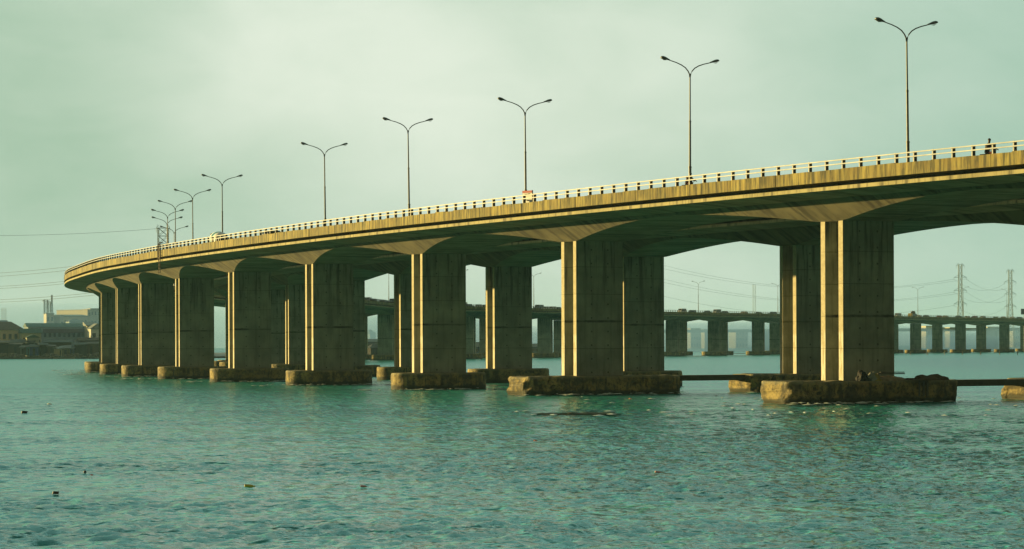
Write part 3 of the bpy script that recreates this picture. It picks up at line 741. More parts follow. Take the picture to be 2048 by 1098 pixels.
for x in (-1.8, 2.2):
    for y in (-.85, .85): wheel_mb(x, y).build('wheel', M['rubber'], tr)
# dark hoarding board at the right edge
p = at(2044, 620, 1295); hb = empty('billboard', (p.x, p.y, 0)); tag(hb, 'dark blue hoarding board rising over the distant bridge at the right edge', 'billboard')
mb = MB(); z0, z1 = p.z, at(2044, 620, 1295).z
zb_, zt_ = at(2044, 629, 1295).z, at(2044, 617.5, 1295).z
mb.box((1.2, 0, (zb_ + zt_) / 2), (3.4, .3, zt_ - zb_)); mb.build('board', plain('blue_board', (.02, .02, .09), .5), hb)
mb = MB(); mb.tube([(1.2, .2, -2), (1.2, .2, zb_ + .1)], .2, 8); mb.build('post', M['pole'], hb)

# ------------------------------------------------------------------ lattice towers and wires
def lattice(name, base, H, w0, w1, n, rad, arms=(), mat=None):
    o = empty(name, base); mat = mat or M['steel']
    mb = MB(); cs = ((-1, -1), (1, -1), (1, 1), (-1, 1))
    def wd(f): return (w0 + (w1 - w0) * min(1, f / .62) if f < .62 else w1) / 2
    for sx, sy in cs: mb.tube([(sx * wd(k / n), sy * wd(k / n), H * k / n) for k in range(n + 1)], rad, 5)
    mb.build('leg_frame', mat, o)
    mb = MB()
    for k in range(n):
        a, b_ = wd(k / n), wd((k + 1) / n); za, zb = H * k / n, H * (k + 1) / n
        for i in range(4):
            c, d = cs[i], cs[(i + 1) % 4]
            mb.tube([(c[0] * a, c[1] * a, za), (d[0] * b_, d[1] * b_, zb)], rad * .6, 4); mb.tube([(d[0] * a, d[1] * a, za), (c[0] * b_, c[1] * b_, zb)], rad * .6, 4)
            mb.tube([(c[0] * b_, c[1] * b_, zb), (d[0] * b_, d[1] * b_, zb)], rad * .6, 4)
    mb.build('bracing', mat, o)
    for f_, al in arms:
        mb = MB(); z = H * f_; h_ = wd(f_)
        for sg_ in (-1, 1):
            tip = (sg_ * al, 0, z + .1)
            for sy in (-1, 1): mb.tube([(sg_ * h_, sy * h_, z), tip], rad * .7, 4); mb.tube([(sg_ * h_, sy * h_, z + H * .028), tip], rad * .6, 4)
            mb.tube([tip, (sg_ * al, 0, z - H * .028)], rad * .6, 4)
        mb.build('cross_arm', mat, o)
    return o
def tower(px, ytop, D, w0, w1, n, rad, arms, label, group=None, name='pylon'):
    p = at(px, ytop, D); o = lattice(name, (p.x, p.y, -.5), p.z + .5, w0, w1, n, rad, arms); tag(o, label, 'pylon' if name == 'pylon' else 'mast', group); return o
PA = ((.985, 2.6), (.85, 4.0), (.70, 4.0), (.545, 4.0))
tower(1921, 529, 1600, 5.6, 2.1, 15, .13, PA, 'taller lattice power pylon behind the distant bridge, left one of the pair', 'power pylons on the right')
tower(2021, 540, 1760, 6.2, 2.2, 15, .13, PA, 'lattice power pylon behind the distant bridge nearest the right picture edge', 'power pylons on the right')
p = at(327, 456, 700); o = lattice('pylon', (p.x, p.y, -.5), p.z + .5, 3.7, 2.7, 17, .085, ((.995, 1.9),)); tag(o, 'lattice power tower rising behind the crowded lamps at the left, single wire to its top', 'pylon')
mst = plain('pale_mast_steel', (.22, .28, .30), .6)
p = at(1507, 568, 2300); o = lattice('radio_mast', (p.x, p.y, -.5), p.z + .5, 2.4, 1.0, 14, .05, (), mst); tag(o, 'faint thin twin mast in the haze under the widest arch, left leg', 'mast')
p = at(1511, 570, 2300); o = lattice('radio_mast', (p.x, p.y, -.5), p.z + .5, 1.2, .7, 14, .045, (), mst); tag(o, 'faint thin twin mast in the haze under the widest arch, slimmer right leg', 'mast')
wire_m = plain('cable', (.05, .06, .06), .6)
def wire(pts, rad, label, group):
    mb = MB(); mb.tube(pts, rad, 5); o = mb.build('power_line', wire_m); tag(o, label, 'power line', group)
def span(a, b_, sag, n=16): return [a.lerp(b_, k / n) - Vector((0, 0, sag * 4 * (k / n) * (1 - k / n))) for k in range(n + 1)]
wire(span(at(-60, 471, 690), at(318, 457, 700), .6), .035, 'single thin cable running from the left picture edge to the lattice tower top', 'cables at the left')
lw = [(545, 527, 'uppermost'), (551.5, 534, 'second'), (571, 556, 'third'), (575, 561, 'fourth'), (597, 585, 'fifth'), (602, 590, 'lowest')]
for ya, yb, nm in lw:
    wire(span(at(-60, ya + 4, 880), at(190, yb, 800), .5), .05, f'{nm} of the six cables crossing the sky at the left edge', 'cables at the left')
def pyl(px, D, ytop, f_, al): 
    H = at(px, ytop, D).z; p = at(px, ytop, D); return Vector((p.x + al, p.y, H * f_ - H * .02))
for f_, al, nm in ((.85, -4, 'upper left arm'), (.70, -4, 'middle left arm'), (.545, -4, 'lower left arm'), (.85, 4, 'upper right arm'), (.70, 4, 'middle right arm')):
    a = pyl(1921, 1600, 529, f_, al)
    wire(span(a, Vector((60 + al, 1500, a.z + 14)), 13.0, 24), .05, f'long cable sweeping left from the {nm} of the taller pylon', 'pylon cables')
    wire(span(a, pyl(2021, 1760, 540, f_, al), 6.0), .05, f'short cable between the two pylons at their {nm}s', 'pylon cables')

# ------------------------------------------------------------------ left shore: land, town and waterside shacks
mb = MB()
shore = [(-420, 905), (-330, 912), (-250, 917), (-205, 914), (-165, 921), (-120, 930), (-80, 948), (-35, 985), (20, 1050), (60, 1110), (75, 1180), (40, 1300), (-120, 1500), (-500, 1600), (-900, 1500), (-900, 950)]
mb.prism(shore, -1.5, .55); tag(mb.build('shore_ground', M['mud']), None, kind='structure')
mb = MB(); mb.prism([(90, 1190), (150, 1215), (225, 1330), (300, 1440), (320, 1440), (240, 1320), (165, 1205)], -1, .22); tag(mb.build('mud_bank', M['mud']), None, kind='structure')
def wall(name, c): return col_mat(name, c, .85)
roofs = {'rust': corrugated('rusty_sheet', (.15, .10, .07)), 'grey': corrugated('grey_sheet', (.22, .23, .21)), 'green': corrugated('green_sheet', (.05, .14, .11)), 'pale': corrugated('pale_sheet', (.36, .38, .34)), 'dark': corrugated('dark_sheet', (.05, .042, .035))}
def house(px0, px1, yeave, D, dep, wallc, roofm, label, yridge=None, kind='gable', storeys=1, nwin=4, rz=.3, name='house', winm=None):
    a, b_ = at(px0, yeave, D), at(px1, yeave, D); c = (a + b_) / 2; wd_ = (b_ - a).length; H = a.z - .5
    o = empty(name, (c.x, c.y + dep / 2, .5), rz); tag(o, label, 'house' if name == 'house' else 'building', 'waterfront town at the left')
    mb = MB(); mb.box((0, 0, H / 2), (wd_, dep, H)); mb.build('wall', wallc, o)
    winm = winm or M['glass']
    if yridge is not None:
        rh = at(px0, yridge, D).z - a.z; ov = .5; mb = MB(); x, y = wd_ / 2 + ov, dep / 2 + ov
        if kind == 'gable':      # ridge runs across the picture
            vs = [(-x, -y, 0), (x, -y, 0), (x, y, 0), (-x, y, 0), (-x, 0, rh), (x, 0, rh)]; fs = [(0, 1, 5, 4), (2, 3, 4, 5), (0, 4, 3), (1, 2, 5), (3, 2, 1, 0)]
        elif kind == 'front':    # gable faces the water
            vs = [(-x, -y, 0), (x, -y, 0), (x, y, 0), (-x, y, 0), (0, -y, rh), (0, y, rh)]; fs = [(0, 4, 5, 3), (1, 2, 5, 4), (0, 1, 4), (2, 3, 5), (3, 2, 1, 0)]
        elif kind == 'hip':
            r_ = min(y, x * .7); vs = [(-x, -y, 0), (x, -y, 0), (x, y, 0), (-x, y, 0), (-x + r_, 0, rh), (x - r_, 0, rh)]; fs = [(0, 1, 5, 4), (2, 3, 4, 5), (3, 0, 4), (1, 2, 5), (3, 2, 1, 0)]
        else:
            vs = [(-x, -y, 0), (x, -y, 0), (x, y, 0), (-x, y, 0), (-x, -y, .25), (x, -y, .25), (x, y, rh), (-x, y, rh)]; fs = [(3, 2, 1, 0), (4, 5, 6, 7), (0, 1, 5, 4), (1, 2, 6, 5), (2, 3, 7, 6), (3, 0, 4, 7)]
        mb.add([(q[0], q[1], q[2] + H + .003) for q in vs], fs); mb.build('roof', roofm, o)
    else:
        mb = MB(); mb.box((0, 0, H + .15), (wd_ + .3, dep + .3, .3)); mb.build('roof', roofm, o)
    sh = H / storeys
    for st_ in range(storeys):
        for i in range(nwin):
            x = -wd_ / 2 + wd_ * (i + .5) / nwin; mb = MB(); ww = min(1.5, wd_ / nwin * .5)
            tall = 1.0 if (st_ or i % 2) else 1.5
            mb.box((x, -dep / 2 - .02, sh * (st_ + .52)), (ww, .1, sh * .38 * tall)); w_ = mb.build('window', winm, o)
            if st_: 
                mb = MB(); mb.box((x, -dep / 2 - .12, sh * (st_ + .52) - sh * .22 * tall), (ww + .3, .2, .12)); mb.build('sill', wallc, w_)
    return o
house(132, 161, 620, 1150, 26, wall('cream_wall', (0.42, 0.40, 0.26)), roofs['grey'], 'tall pale yellow block behind the town, narrow water tanks on its roof', None, storeys=5, nwin=3, name='building', rz=.75)
house(161.5, 188, 618, 1152, 30, wall('grey_green_wall', (0.310, 0.388, 0.326)), roofs['grey'], 'tall plain grey green block, highest roof of the town at the left', None, storeys=5, nwin=4, name='building')
house(188.5, 222, 620, 1160, 26, wall('dull_wall', (0.310, 0.310, 0.264)), roofs['rust'], 'dull brown grey block partly hidden behind the first bridge piers', None, storeys=5, nwin=4, name='building')
house(104, 160, 633, 1090, 22, wall('pale_olive_wall', (0.558, 0.542, 0.372)), roofs['green'], 'long flat roofed olive building below the tall blocks', 628, 'lean', 3, 7, name='building')
o = house(86, 101, 628, 1060, 10, wall('white_wall', (.46, .44, .36)), roofs['pale'], 'narrow white and red brick block carrying the lattice aerials', None, storeys=4, nwin=2, name='building')
mb = MB(); mb.box((1.6 + 1.3, -4.4, 6.6), (2.0, 1.4, 13.2)); mb.build('brick_panel', wall('red_brick_wall', (.26, .10, .06)), o)
house(104.5, 114, 632, 1065, 8, wall('bright_wall', (.5, .47, .36)), roofs['pale'], 'small bright white annex right of the red brick block', None, storeys=2, nwin=1, name='building', rz=.8)
house(130, 158, 643, 1030, 12, wall('blue_grey_wall', (0.248, 0.310, 0.310)), roofs['dark'], 'dark hipped roof between the flat olive building and the long terrace', 638, 'hip', 3, 4)
house(46, 170, 654, 965, 14, wall('hazy_blue_wall', (0.310, 0.388, 0.419)), roofs['green'], 'long two storey terrace with a maroon balcony band and many doors', 646, 'gable', 2, 13, name='building', winm=wall('dark_opening', (.05, .05, .055)))
a, b_ = at(74, 662, 962), at(168, 662, 962); o = [x for x in COL.objects if x.get('label', '').startswith('long two storey')][0]
mb = MB(); mb.box((2.8, -8.1, at(100, 662, 965).z - .5), ((b_ - a).length, 1.6, 1.5)); mb.build('balcony', wall('maroon_rail', (.10, .045, .045)), o)
for k in range(7):
    mb = MB(); mb.box((-7.0 + k * 3.2, -8.6, 3.2), (.3, .3, 6.6)); mb.build('column', wall('pale_column', (0.527, 0.558, 0.527)), o)
house(-30, 38, 660, 945, 13, wall('beige_wall', (0.651, 0.527, 0.295)), roofs['rust'], 'wide beige house with a big brown hipped roof at the left picture edge', 643, 'hip', 2, 6)
house(-25, 10, 652, 985, 9, wall('teal_wall', (0.155, 0.264, 0.248)), roofs['dark'], 'dark teal upper house behind the brown hipped roof at the left edge', 640, 'lean', 2, 2)
house(37, 75, 666, 938, 9, wall('green_beige_wall', (0.465, 0.465, 0.295)), roofs['green'], 'low house with a green roof and small porch left of the long terrace', 657, 'gable', 1, 4)
house(50, 74, 675, 931, 5, wall('porch_wall', (0.372, 0.388, 0.295)), roofs['green'], 'small green gabled porch in front of the green roofed house', 669, 'front', 1, 2)
house(174, 199, 658, 945, 10, wall('white_house_wall', (0.800, 0.800, 0.666)), roofs['pale'], 'white gabled house with pale roof beside the first bridge pier', 647, 'front', 2, 2)
house(168, 186, 652, 960, 8, wall('cream_house_wall', (.55, .50, .32)), roofs['pale'], 'pale roof and cream wall peeping out behind the white gabled house', 643, 'lean', 2, 2)
house(156, 196, 681, 934, 5, wall('maroon_wall', (.10, .06, .06)), roofs['rust'], 'long low maroon roofed shed in front of the white gabled house', 675, 'gable', 1, 4)
p = at(92, 600, 1058); o = lattice('roof_aerial', (p.x, p.y, at(92, 628, 1058).z), p.z - at(92, 628, 1058).z, 1.5, 1.5, 5, .08, ((.93, 1.6),)); tag(o, 'square topped lattice aerial on the red and white block', 'mast', 'aerials on the town roofs')
p = at(104, 590, 1058); o = lattice('roof_aerial', (p.x, p.y, at(104, 628, 1058).z), p.z - at(104, 628, 1058).z, .9, .5, 8, .07, ()); tag(o, 'taller slim aerial just right of the square topped one', 'mast', 'aerials on the town roofs')
p = at(98, 603, 1058); o = lattice('roof_aerial', (p.x, p.y + 1, at(98, 628, 1058).z), p.z - at(98, 628, 1058).z, 1.0, 1.0, 5, .06, ()); tag(o, 'short lattice aerial squeezed between the other two on the red and white block', 'mast', 'aerials on the town roofs')
for px_, lab in ((5, 'faint left one of the two thin masts above the left edge roofs'), (11, 'faint right one of the two thin masts above the left edge roofs')):
    p = at(px_, 616, 1400); o = lattice('radio_mast', (p.x, p.y, 0), p.z, 1.2, .7, 12, .035, (), mst); tag(o, lab, 'mast', 'thin masts at the left edge')
def shack(px0, px1, ytop, ybot, D, dep, wm, rm, label, slope=.6, name='shack', rz=None):
    a, b_ = at(px0, ytop, D), at(px1, ytop, D); base = max(.25, at(px0, ybot, D).z); wd_ = b_.x - a.x; H = a.z - base
    o = empty(name, ((a.x + b_.x) / 2, D + dep / 2, base), rz if rz else R.uniform(.0, .3)); tag(o, label, 'shack', 'waterside shacks at the left')
    mb = MB(); mb.box((0, 0, H / 2), (wd_, dep, H)); mb.build('wall', wm, o)
    mb = MB(); x, y = wd_ / 2 + .5, dep / 2 + .7; s1, s2 = R.uniform(-.3, .5), R.uniform(-.2, .5)
    mb.add([(-x, -y, H + .02), (x, -y, H + .02 + s1 * .3), (x, y, H + slope + s1), (-x, y, H + slope + s2), (-x, -y, H + .12), (x, -y, H + .12 + s1 * .3), (x, y, H + slope + s1 + .1), (-x, y, H + slope + s2 + .1)], [(3, 2, 1, 0), (4, 5, 6, 7), (0, 1, 5, 4), (1, 2, 6, 5), (2, 3, 7, 6), (3, 0, 4, 7)]); mb.build('roof', rm, o)
    mb = MB(); dw = min(.9, wd_ * .3); mb.box((R.uniform(-.2, .2) * wd_, -dep / 2 - .03, H * .42), (dw, .08, H * .8)); mb.build('door', M['rubber'], o)
    for sx in (-1, 1):
        mb = MB(); mb.tube([(sx * wd_ * .42, -dep / 2 + .2, -base - .8), (sx * wd_ * .42, -dep / 2 + .2, .1)], .1, 6); mb.build('stilt', M['rust'], o)
    return o
tim = wall('old_timber', (.055, .042, .03)); timd = wall('black_timber', (.022, .018, .015))
shack(-20, 14, 686, 714, 921, 5, timd, roofs['dark'], 'black timber shack at the far left edge of the waterside row')
shack(12, 40, 689, 713, 922, 5, tim, roofs['rust'], 'sagging dark shack left of the bright blue tarpaulin one')
shack(40, 51, 695, 711, 919, 4, wall('grey_board', (.11, .12, .11)), roofs['grey'], 'little grey boarded hut touching the teal panelled shack')
shack(51, 59, 694, 711, 918, 4, wall('teal_board', (.05, .17, .20)), roofs['rust'], 'narrow teal panelled shack beside the bright blue one')
shack(59.5, 76, 694, 711, 918, 4, wall('blue_tarp', (.012, .035, .17)), roofs['dark'], 'bright blue tarpaulin shack on the waterfront')
shack(77, 92, 690, 712, 921, 5, timd, roofs['dark'], 'black shack with a drooping roof right of the blue tarpaulin one', .8)
shack(92, 108, 693, 712, 920, 4, tim, roofs['rust'], 'dark brown shack left of the cream boarded one')
shack(109, 118, 698, 712, 918, 4, wall('cream_board', (.50, .42, .22)), roofs['pale'], 'cream boarded shack catching the sun by the water', .6, 'shack', .8)
shack(118.5, 138, 697, 712, 919, 4, wall('khaki_board', (.17, .15, .09)), roofs['grey'], 'khaki shack with a long sloping grey roof right of the cream one', 1.0)
shack(139, 146, 698, 711, 918.5, 4, wall('blue_board', (.015, .03, .12)), roofs['dark'], 'tiny dark blue doorway hut between khaki shack and rubbish heap')
shack(147, 170, 690, 712, 924, 5, timd, roofs['dark'], 'low black shack left of the last rusty one before the bridge')
shack(170, 198, 688, 713, 926, 6, wall('red_brown_board', (.09, .055, .035)), roofs['rust'], 'rusty red brown shack closest to the first bridge pier')
shack(20, 66, 686, 700, 928, 5, timd, roofs['dark'], 'long black roofed shed standing behind the teal and blue shacks', 1.2)
shack(84, 140, 685, 702, 929, 6, tim, roofs['dark'], 'long dark roofed shed standing behind the cream shack', 1.0)
# moored boats and heaps along the waterline
def boat(px, y, D, L, rz, label, c):
    p = at(px, y, D); mb = MB(); n = 9; vs = []
    for k in range(n):
        x = -L / 2 + L * k / (n - 1); w_ = .62 * max(.02, 1 - abs(2 * k / (n - 1) - 1) ** 2.2); zz = .28 * (2 * k / (n - 1) - 1) ** 2
        vs += [(x, -w_, .42 + zz), (x, -w_ * .55, -.1), (x, w_ * .55, -.1), (x, w_, .42 + zz), (x, w_ * .86, .40 + zz), (x, w_ * .45, .05), (x, -w_ * .45, .05), (x, -w_ * .86, .40 + zz)]
    fs = [(k * 8 + j, (k + 1) * 8 + j, (k + 1) * 8 + (j + 1) % 8, k * 8 + (j + 1) % 8) for k in range(n - 1) for j in range(8)]
    mb.add(vs, fs); o = mb.build('canoe', c); o.location = (p.x, p.y, .05); o.rotation_euler = (0, 0, rz); tag(o, label, 'canoe', 'canoes on the waterfront')
pl = wall('bleached_planks', (.24, .18, .10))
boat(70, 714, 912, 9, .05, 'long bleached canoe drawn up below the blue shack', pl); boat(128, 715, 911, 8, -.06, 'long bleached canoe below the cream and khaki shacks', pl); boat(20, 716, 909, 7, .1, 'dark canoe lying below the left edge shacks', tim); boat(176, 716, 913, 7, -.1, 'dark canoe closest to the first bridge pier', tim)
def heap(px, y, D, rx, ry, h, label, mat, seed, cat='heap', name='rubbish_heap'):
    p = at(px, y, D); mb = MB(); n, m2 = 22, 7; vs = []
    for a in range(m2 + 1):
        th = math.pi / 2 * a / m2
        for b2 in range(n):
            ph_ = 2 * math.pi * b2 / n; q = Vector((rx * math.cos(ph_) * math.cos(th), ry * math.sin(ph_) * math.cos(th), h * math.sin(th)))
            d = noise.fractal(q * (1.6 / max(.5, rx ** .5)) + Vector((seed * 7, 0, 0)), 1, 2, 5) * .5; vs.append(q * (1 + d))
    mb.add(vs, [(a * n + b2, a * n + (b2 + 1) % n, (a + 1) * n + (b2 + 1) % n, (a + 1) * n + b2) for a in range(m2) for b2 in range(n)] + [tuple(range(m2 * n, m2 * n + n))])
    o = mb.build(name, mat); o.location = p; tag(o, label, cat); return o
rub = plain('rubbish', (.10, .085, .06), .95, 0, .8, 1.5)
for px_, w_, lab in ((8, 4, 'grey rubbish heap at the left edge of the waterfront'), (30, 5, 'broad rubbish heap below the sagging dark shack'), (100, 3.5, 'rubbish heap between the blue and cream shacks'), (150, 4, 'rubbish heap right of the blue doorway hut'), (188, 3.5, 'rubbish heap beside the first bridge pier')):
    o = heap(px_, 716, 914, w_, 2, 1.6, lab, rub, px_); o.location.z = .3
# shacks and sheds glimpsed through the bridge, behind the distant piers
house(735, 762, 696, 960, 8, timd, roofs['dark'], 'dark domed shed at the waterside behind the distant bridge, fourth gap', 688, 'hip', 1, 3)
house(722, 800, 684, 1180, 14, wall('far_wall', (.18, .22, .24)), roofs['grey'], 'pale hazy long shed behind the dark domed shed', 678, 'gable', 1, 6)
house(733, 745, 668, 1500, 14, wall('far_grey', (.15, .19, .22)), roofs['dark'], 'hazy blue grey tower house seen beneath the distant deck, fourth gap', 659, 'hip', 2, 2)
house(938, 966, 694, 1075, 8, wall('far_blue', (.05, .09, .14)), roofs['grey'], 'blue grey shed with light roof in the third gap behind the distant bridge', 684, 'gable', 1, 4)
house(905, 938, 690, 1120, 8, tim, roofs['dark'], 'dark shed next to the blue grey one behind the distant bridge', 685, 'gable', 1, 3)
house(1058, 1080, 694, 1150, 7, wall('far_teal', (.08, .13, .14)), roofs['grey'], 'small teal shed behind the distant piers, left of the second near pier', 687, 'gable', 1, 3)

# ------------------------------------------------------------------ the hazy third stretch of bridge and buildings beyond
hb_ = empty('hazy_bridge'); tag(hb_, 'pale blue bridge stretch far off in the smoke, low behind the distant one', 'bridge')
pa, pb = at(1290, 690, 1900), at(2250, 690, 1780); d_ = (pb - pa).normalized(); Lh = (pb - pa).length
mb = MB(); c = (pa + pb) / 2; mb.box((c.x, c.y, 14.6), (Lh, 16, 2.2), 0, math.atan2(d_.y, d_.x)); mb.build('deck', M['deck'], hb_)
k = 0
while k * 42 < Lh:
    q = pa + d_ * (k * 42 + 10); mb = MB(); mb.box((q.x, q.y, 6.5), (7, 12, 14.2), 0, math.atan2(d_.y, d_.x)); mb.build('pier', M['deck'], hb_); k += 1
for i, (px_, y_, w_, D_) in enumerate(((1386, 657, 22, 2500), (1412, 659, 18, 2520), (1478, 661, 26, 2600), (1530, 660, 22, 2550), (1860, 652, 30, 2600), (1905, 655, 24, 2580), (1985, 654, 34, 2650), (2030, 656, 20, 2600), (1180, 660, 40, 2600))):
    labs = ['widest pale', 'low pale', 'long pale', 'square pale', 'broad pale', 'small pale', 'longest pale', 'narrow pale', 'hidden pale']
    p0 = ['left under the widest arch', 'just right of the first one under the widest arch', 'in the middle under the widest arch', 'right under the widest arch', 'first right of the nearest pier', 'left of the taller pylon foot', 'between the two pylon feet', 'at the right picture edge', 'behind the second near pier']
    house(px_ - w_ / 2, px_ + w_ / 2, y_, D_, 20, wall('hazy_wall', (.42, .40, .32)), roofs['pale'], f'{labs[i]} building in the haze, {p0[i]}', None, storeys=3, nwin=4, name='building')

# ------------------------------------------------------------------ things in the water and on the big footing
def stake(px, y0, y1, label, top=None):
    p = on_water(px, y1); H = at(px, y0, p.y).z; o = empty('fishing_stake', (p.x, p.y, 0)); tag(o, label, 'stake', 'stakes standing in the far water')
    mb = MB(); mb.tube([(0, 0, -.8), (.08, 0, H * .6), (.02, 0, H)], [.16, .14, .10], 7); mb.build('pole', pl, o)
    mb = MB(); mb.tube([(-.3, 0, H * .45), (.35, 0, H * .62)], .14, 6); mb.build('rag', top or rub, o)
for px_, y0, y1, lab in ((1821, 703, 710.5, 'thin plain stake in the water, first right of the nearest pier'), (1854, 702, 710, 'short dark stake, second right of the nearest pier'), (1889, 699, 710, 'thickest stake with a pale yellow top, standing below the taller pylon'), (1925, 702, 710, 'stake below and just right of the taller pylon'), (1961, 702, 710, 'slim pale stake midway between the two pylons'), (1999, 702, 710, 'stake with a trailing rag, left of the right pylon'), (2035, 701, 710, 'stake closest to the right picture edge'), (1548, 698, 708, 'white topped stake by the rear pier under the widest arch')):
    stake(px_, y0, y1, lab, wall('pale_rag', (.62, .55, .30)) if 'pale yellow' in lab or 'white' in lab else None)
def litter(px, y, kind, c, label, size, rz):
    p = on_water(px, y); mb = MB(); mat = col_mat('litter_' + c[0], c[1], .5)
    if kind == 'bottle':
        mb.tube([(-size, 0, 0), (-size * .95, 0, 0), (size * .35, 0, 0), (size * .65, 0, 0), (size * .95, 0, 0)], [size * .16, size * .30, size * .30, size * .12, size * .12], 12); name, cat = 'floating_bottle', 'bottle'
    elif kind == 'ball':
        mb.tube([(0, 0, -size), (0, 0, -size * .8), (0, 0, -size * .3), (0, 0, size * .3), (0, 0, size * .8), (0, 0, size)], [size * .1, size * .6, size * .95, size * .95, size * .6, size * .1], 14); name, cat = 'float_ball', 'float'
    elif kind == 'chunk':
        mb.box((0, 0, 0), (size * 2, size * .9, size * .75), 0, .2, .8); mb.tube([(-size * .8, 0, size * .2), (size * 1.1, .02, size * .32)], [size * .3, size * .2], 7); name, cat = 'driftwood', 'driftwood'
    else:
        vs = [(size * math.cos(a) * (1 + .3 * math.sin(3 * a)), size * .7 * math.sin(a), .05 * size * math.sin(2 * a)) for a in [2 * math.pi * k / 10 for k in range(10)]]; top = [(v[0] * .5, v[1] * .5, size * .45 + v[2]) for v in vs]
        mb.add(vs + top, [(k, (k + 1) % 10, 10 + (k + 1) % 10, 10 + k) for k in range(10)] + [tuple(range(10, 20)), tuple(reversed(range(10)))]); name, cat = 'plastic_bag', 'plastic bag'
    o = mb.build(name, mat); o.location = (p.x, p.y, .05 + size * .15); o.rotation_euler = (0, .08, rz); tag(o, label, cat)
litter(48, 827, 'chunk', ('black', (.01, .01, .012)), 'small black lump floating far left, nearer the bridge than other litter', .20, .2)
litter(169, 947, 'ball', ('black', (.01, .01, .012)), 'small black ball floating beside a red scrap', .055, 0)
litter(183, 954, 'bag', ('red', (.45, .03, .04)), 'tiny red scrap floating just right of the black ball', .06, .3)
litter(110, 990, 'chunk', ('brown', (.05, .025, .012)), 'dark brown driftwood chunk floating in the left foreground', .095, .15)
litter(499, 977, 'bottle', ('yellow', (.55, .42, .05)), 'long yellow plastic bottle floating in the left middle foreground', .17, .05)
litter(727, 977, 'bottle', ('pink', (.62, .22, .22)), 'pink bottle floating left of the small white scrap', .11, -.1)
litter(833, 966, 'bag', ('white', (.75, .78, .70)), 'small white bag scrap floating in the middle foreground', .065, .5)
litter(1070, 885, 'bag', ('orange', (.55, .16, .08)), 'small orange scrap floating in the middle water', .10, 0)
litter(1316, 948, 'bottle', ('pale_pink', (.66, .30, .27)), 'pale pink bottle floating alone right of centre', .12, .08)
litter(1260, 800, 'bag', ('bright_orange', (.75, .25, .12)), 'bright orange scrap floating close below the second near footing', .16, 0)
o = heap(1165, 831, on_water(1165, 831).y, 2.6, .7, .14, 'dark flat raft of weed floating between the two biggest footings', wall('weed', (.035, .045, .016)), 9, 'weed', 'weed_raft'); o.location.z = .05
litter(98, 811, 'bag', ('pale', (.7, .75, .66)), 'pale scrap floating at the left, short of the bridge footings', .2, .1)
# rubbish dumped on the nearest footing
DF = Fst[0].y - 3.0
def on_cap(px, D): p = at(px, 0, D); return Vector((p.x, p.y, Z_CAP))
def capheap(px, D, rx, ry, h, label, c, seed, name, cat):
    o = heap(px, 0, D, rx, ry, h, label, c, seed, cat, name); o.location = on_cap(px, D) + Vector((0, 0, .02))
blk = wall('black_plastic', (.012, .012, .012))
capheap(1727, DF - .4, .55, .4, .62, 'black rubbish sack leaning on the nearest pier', blk, 3, 'rubbish_sack', 'sack')
capheap(1743, DF - .2, .42, .35, .72, 'grey white sack against the nearest pier, between black and yellow ones', wall('grey_sack', (.22, .23, .19)), 4, 'rubbish_sack', 'sack')
capheap(1755, DF - .2, .32, .3, .55, 'dull yellow sack at the foot of the nearest pier', wall('yellow_sack', (.28, .22, .04)), 5, 'rubbish_sack', 'sack')
capheap(1776, DF + .1, 1.0, .6, .45, 'pinkish brown heap of nets at the corner of the nearest pier', wall('net_heap', (.26, .18, .11)), 6, 'net_heap', 'nets')
capheap(1852, DF + 3.0, 1.7, .6, .42, 'long low mound of debris on the right end of the nearest footing', wall('brown_debris', (.10, .06, .035)), 8, 'debris_mound', 'debris')
p = on_cap(1790, DF + .3); mb = MB(); mb.box((0, 0, .55), (2.2, .12, .08), 0, .3); mb.box((.1, .1, .66), (1.9, .14, .06), 0, .22); o = mb.build('plank', tim); o.location = (p.x - .3, p.y, p.z + .0); tag(o, 'dark planks lying beside the net heap on the nearest footing', 'planks')
p, T, N = frame(KS[I0]); q = p + N * 6.2 - T * 2.62
mb = MB()
for dx_, w_ in ((0, .16), (.42, .12), (.75, .2)):
    mb.box((dx_, -.03 * dx_, Z_CAP - .55), (w_, .06, 1.3), 0, .0, .7)
mb.box((.36, .1, Z_CAP + .02), (1.2, .6, .1)); o = mb.build('hanging_cloth', wall('grey_cloth', (.13, .12, .09))); o.location = (q.x, q.y, 0); o.rotation_euler = (0, 0, math.atan2(N.y, N.x)); tag(o, 'ragged grey cloth strips hanging down the front of the nearest footing', 'cloth')

# foam where the current breaks on the footings
fm = plain('foam_white', (.62, .70, .64), .6, 0, .1); mb = MB(); rf = random.Random(5)
def blob(x, y, L, w_, z=.10):
    n = 9; pts = [(x + L * math.cos(a) * rf.uniform(.6, 1.1), y + w_ * math.sin(a) * rf.uniform(.5, 1.1)) for a in [2 * math.pi * k / n for k in range(n)]]
    mb.add([(a[0], a[1], z) for a in pts] + [(x, y, z + .05)], [(k, (k + 1) % n, n) for k in range(n)])
for i, s in enumerate(near_st[2:-3]):
    p, T, N = frame(s)
    for base in (0, SEP):
        for k in range(30 if base == 0 else 8):
            u = base + rf.uniform(-6.5, 10) - (2 if i > 2 else 0); dT = rf.uniform(2.7, 6.0) ; q = p + N * u - T * dT
            blob(q.x, q.y, rf.uniform(.1, .7), rf.uniform(.3, 1.4), rf.uniform(.04, .16))
for k in range(70):
    px_, y_ = rf.uniform(1000, 2048), rf.uniform(792, 836); p = on_water(px_, y_); blob(p.x, p.y, rf.uniform(.08, .5), rf.uniform(.2, .9), rf.uniform(.04, .14))
tag(mb.build('foam', fm), None, kind='stuff')
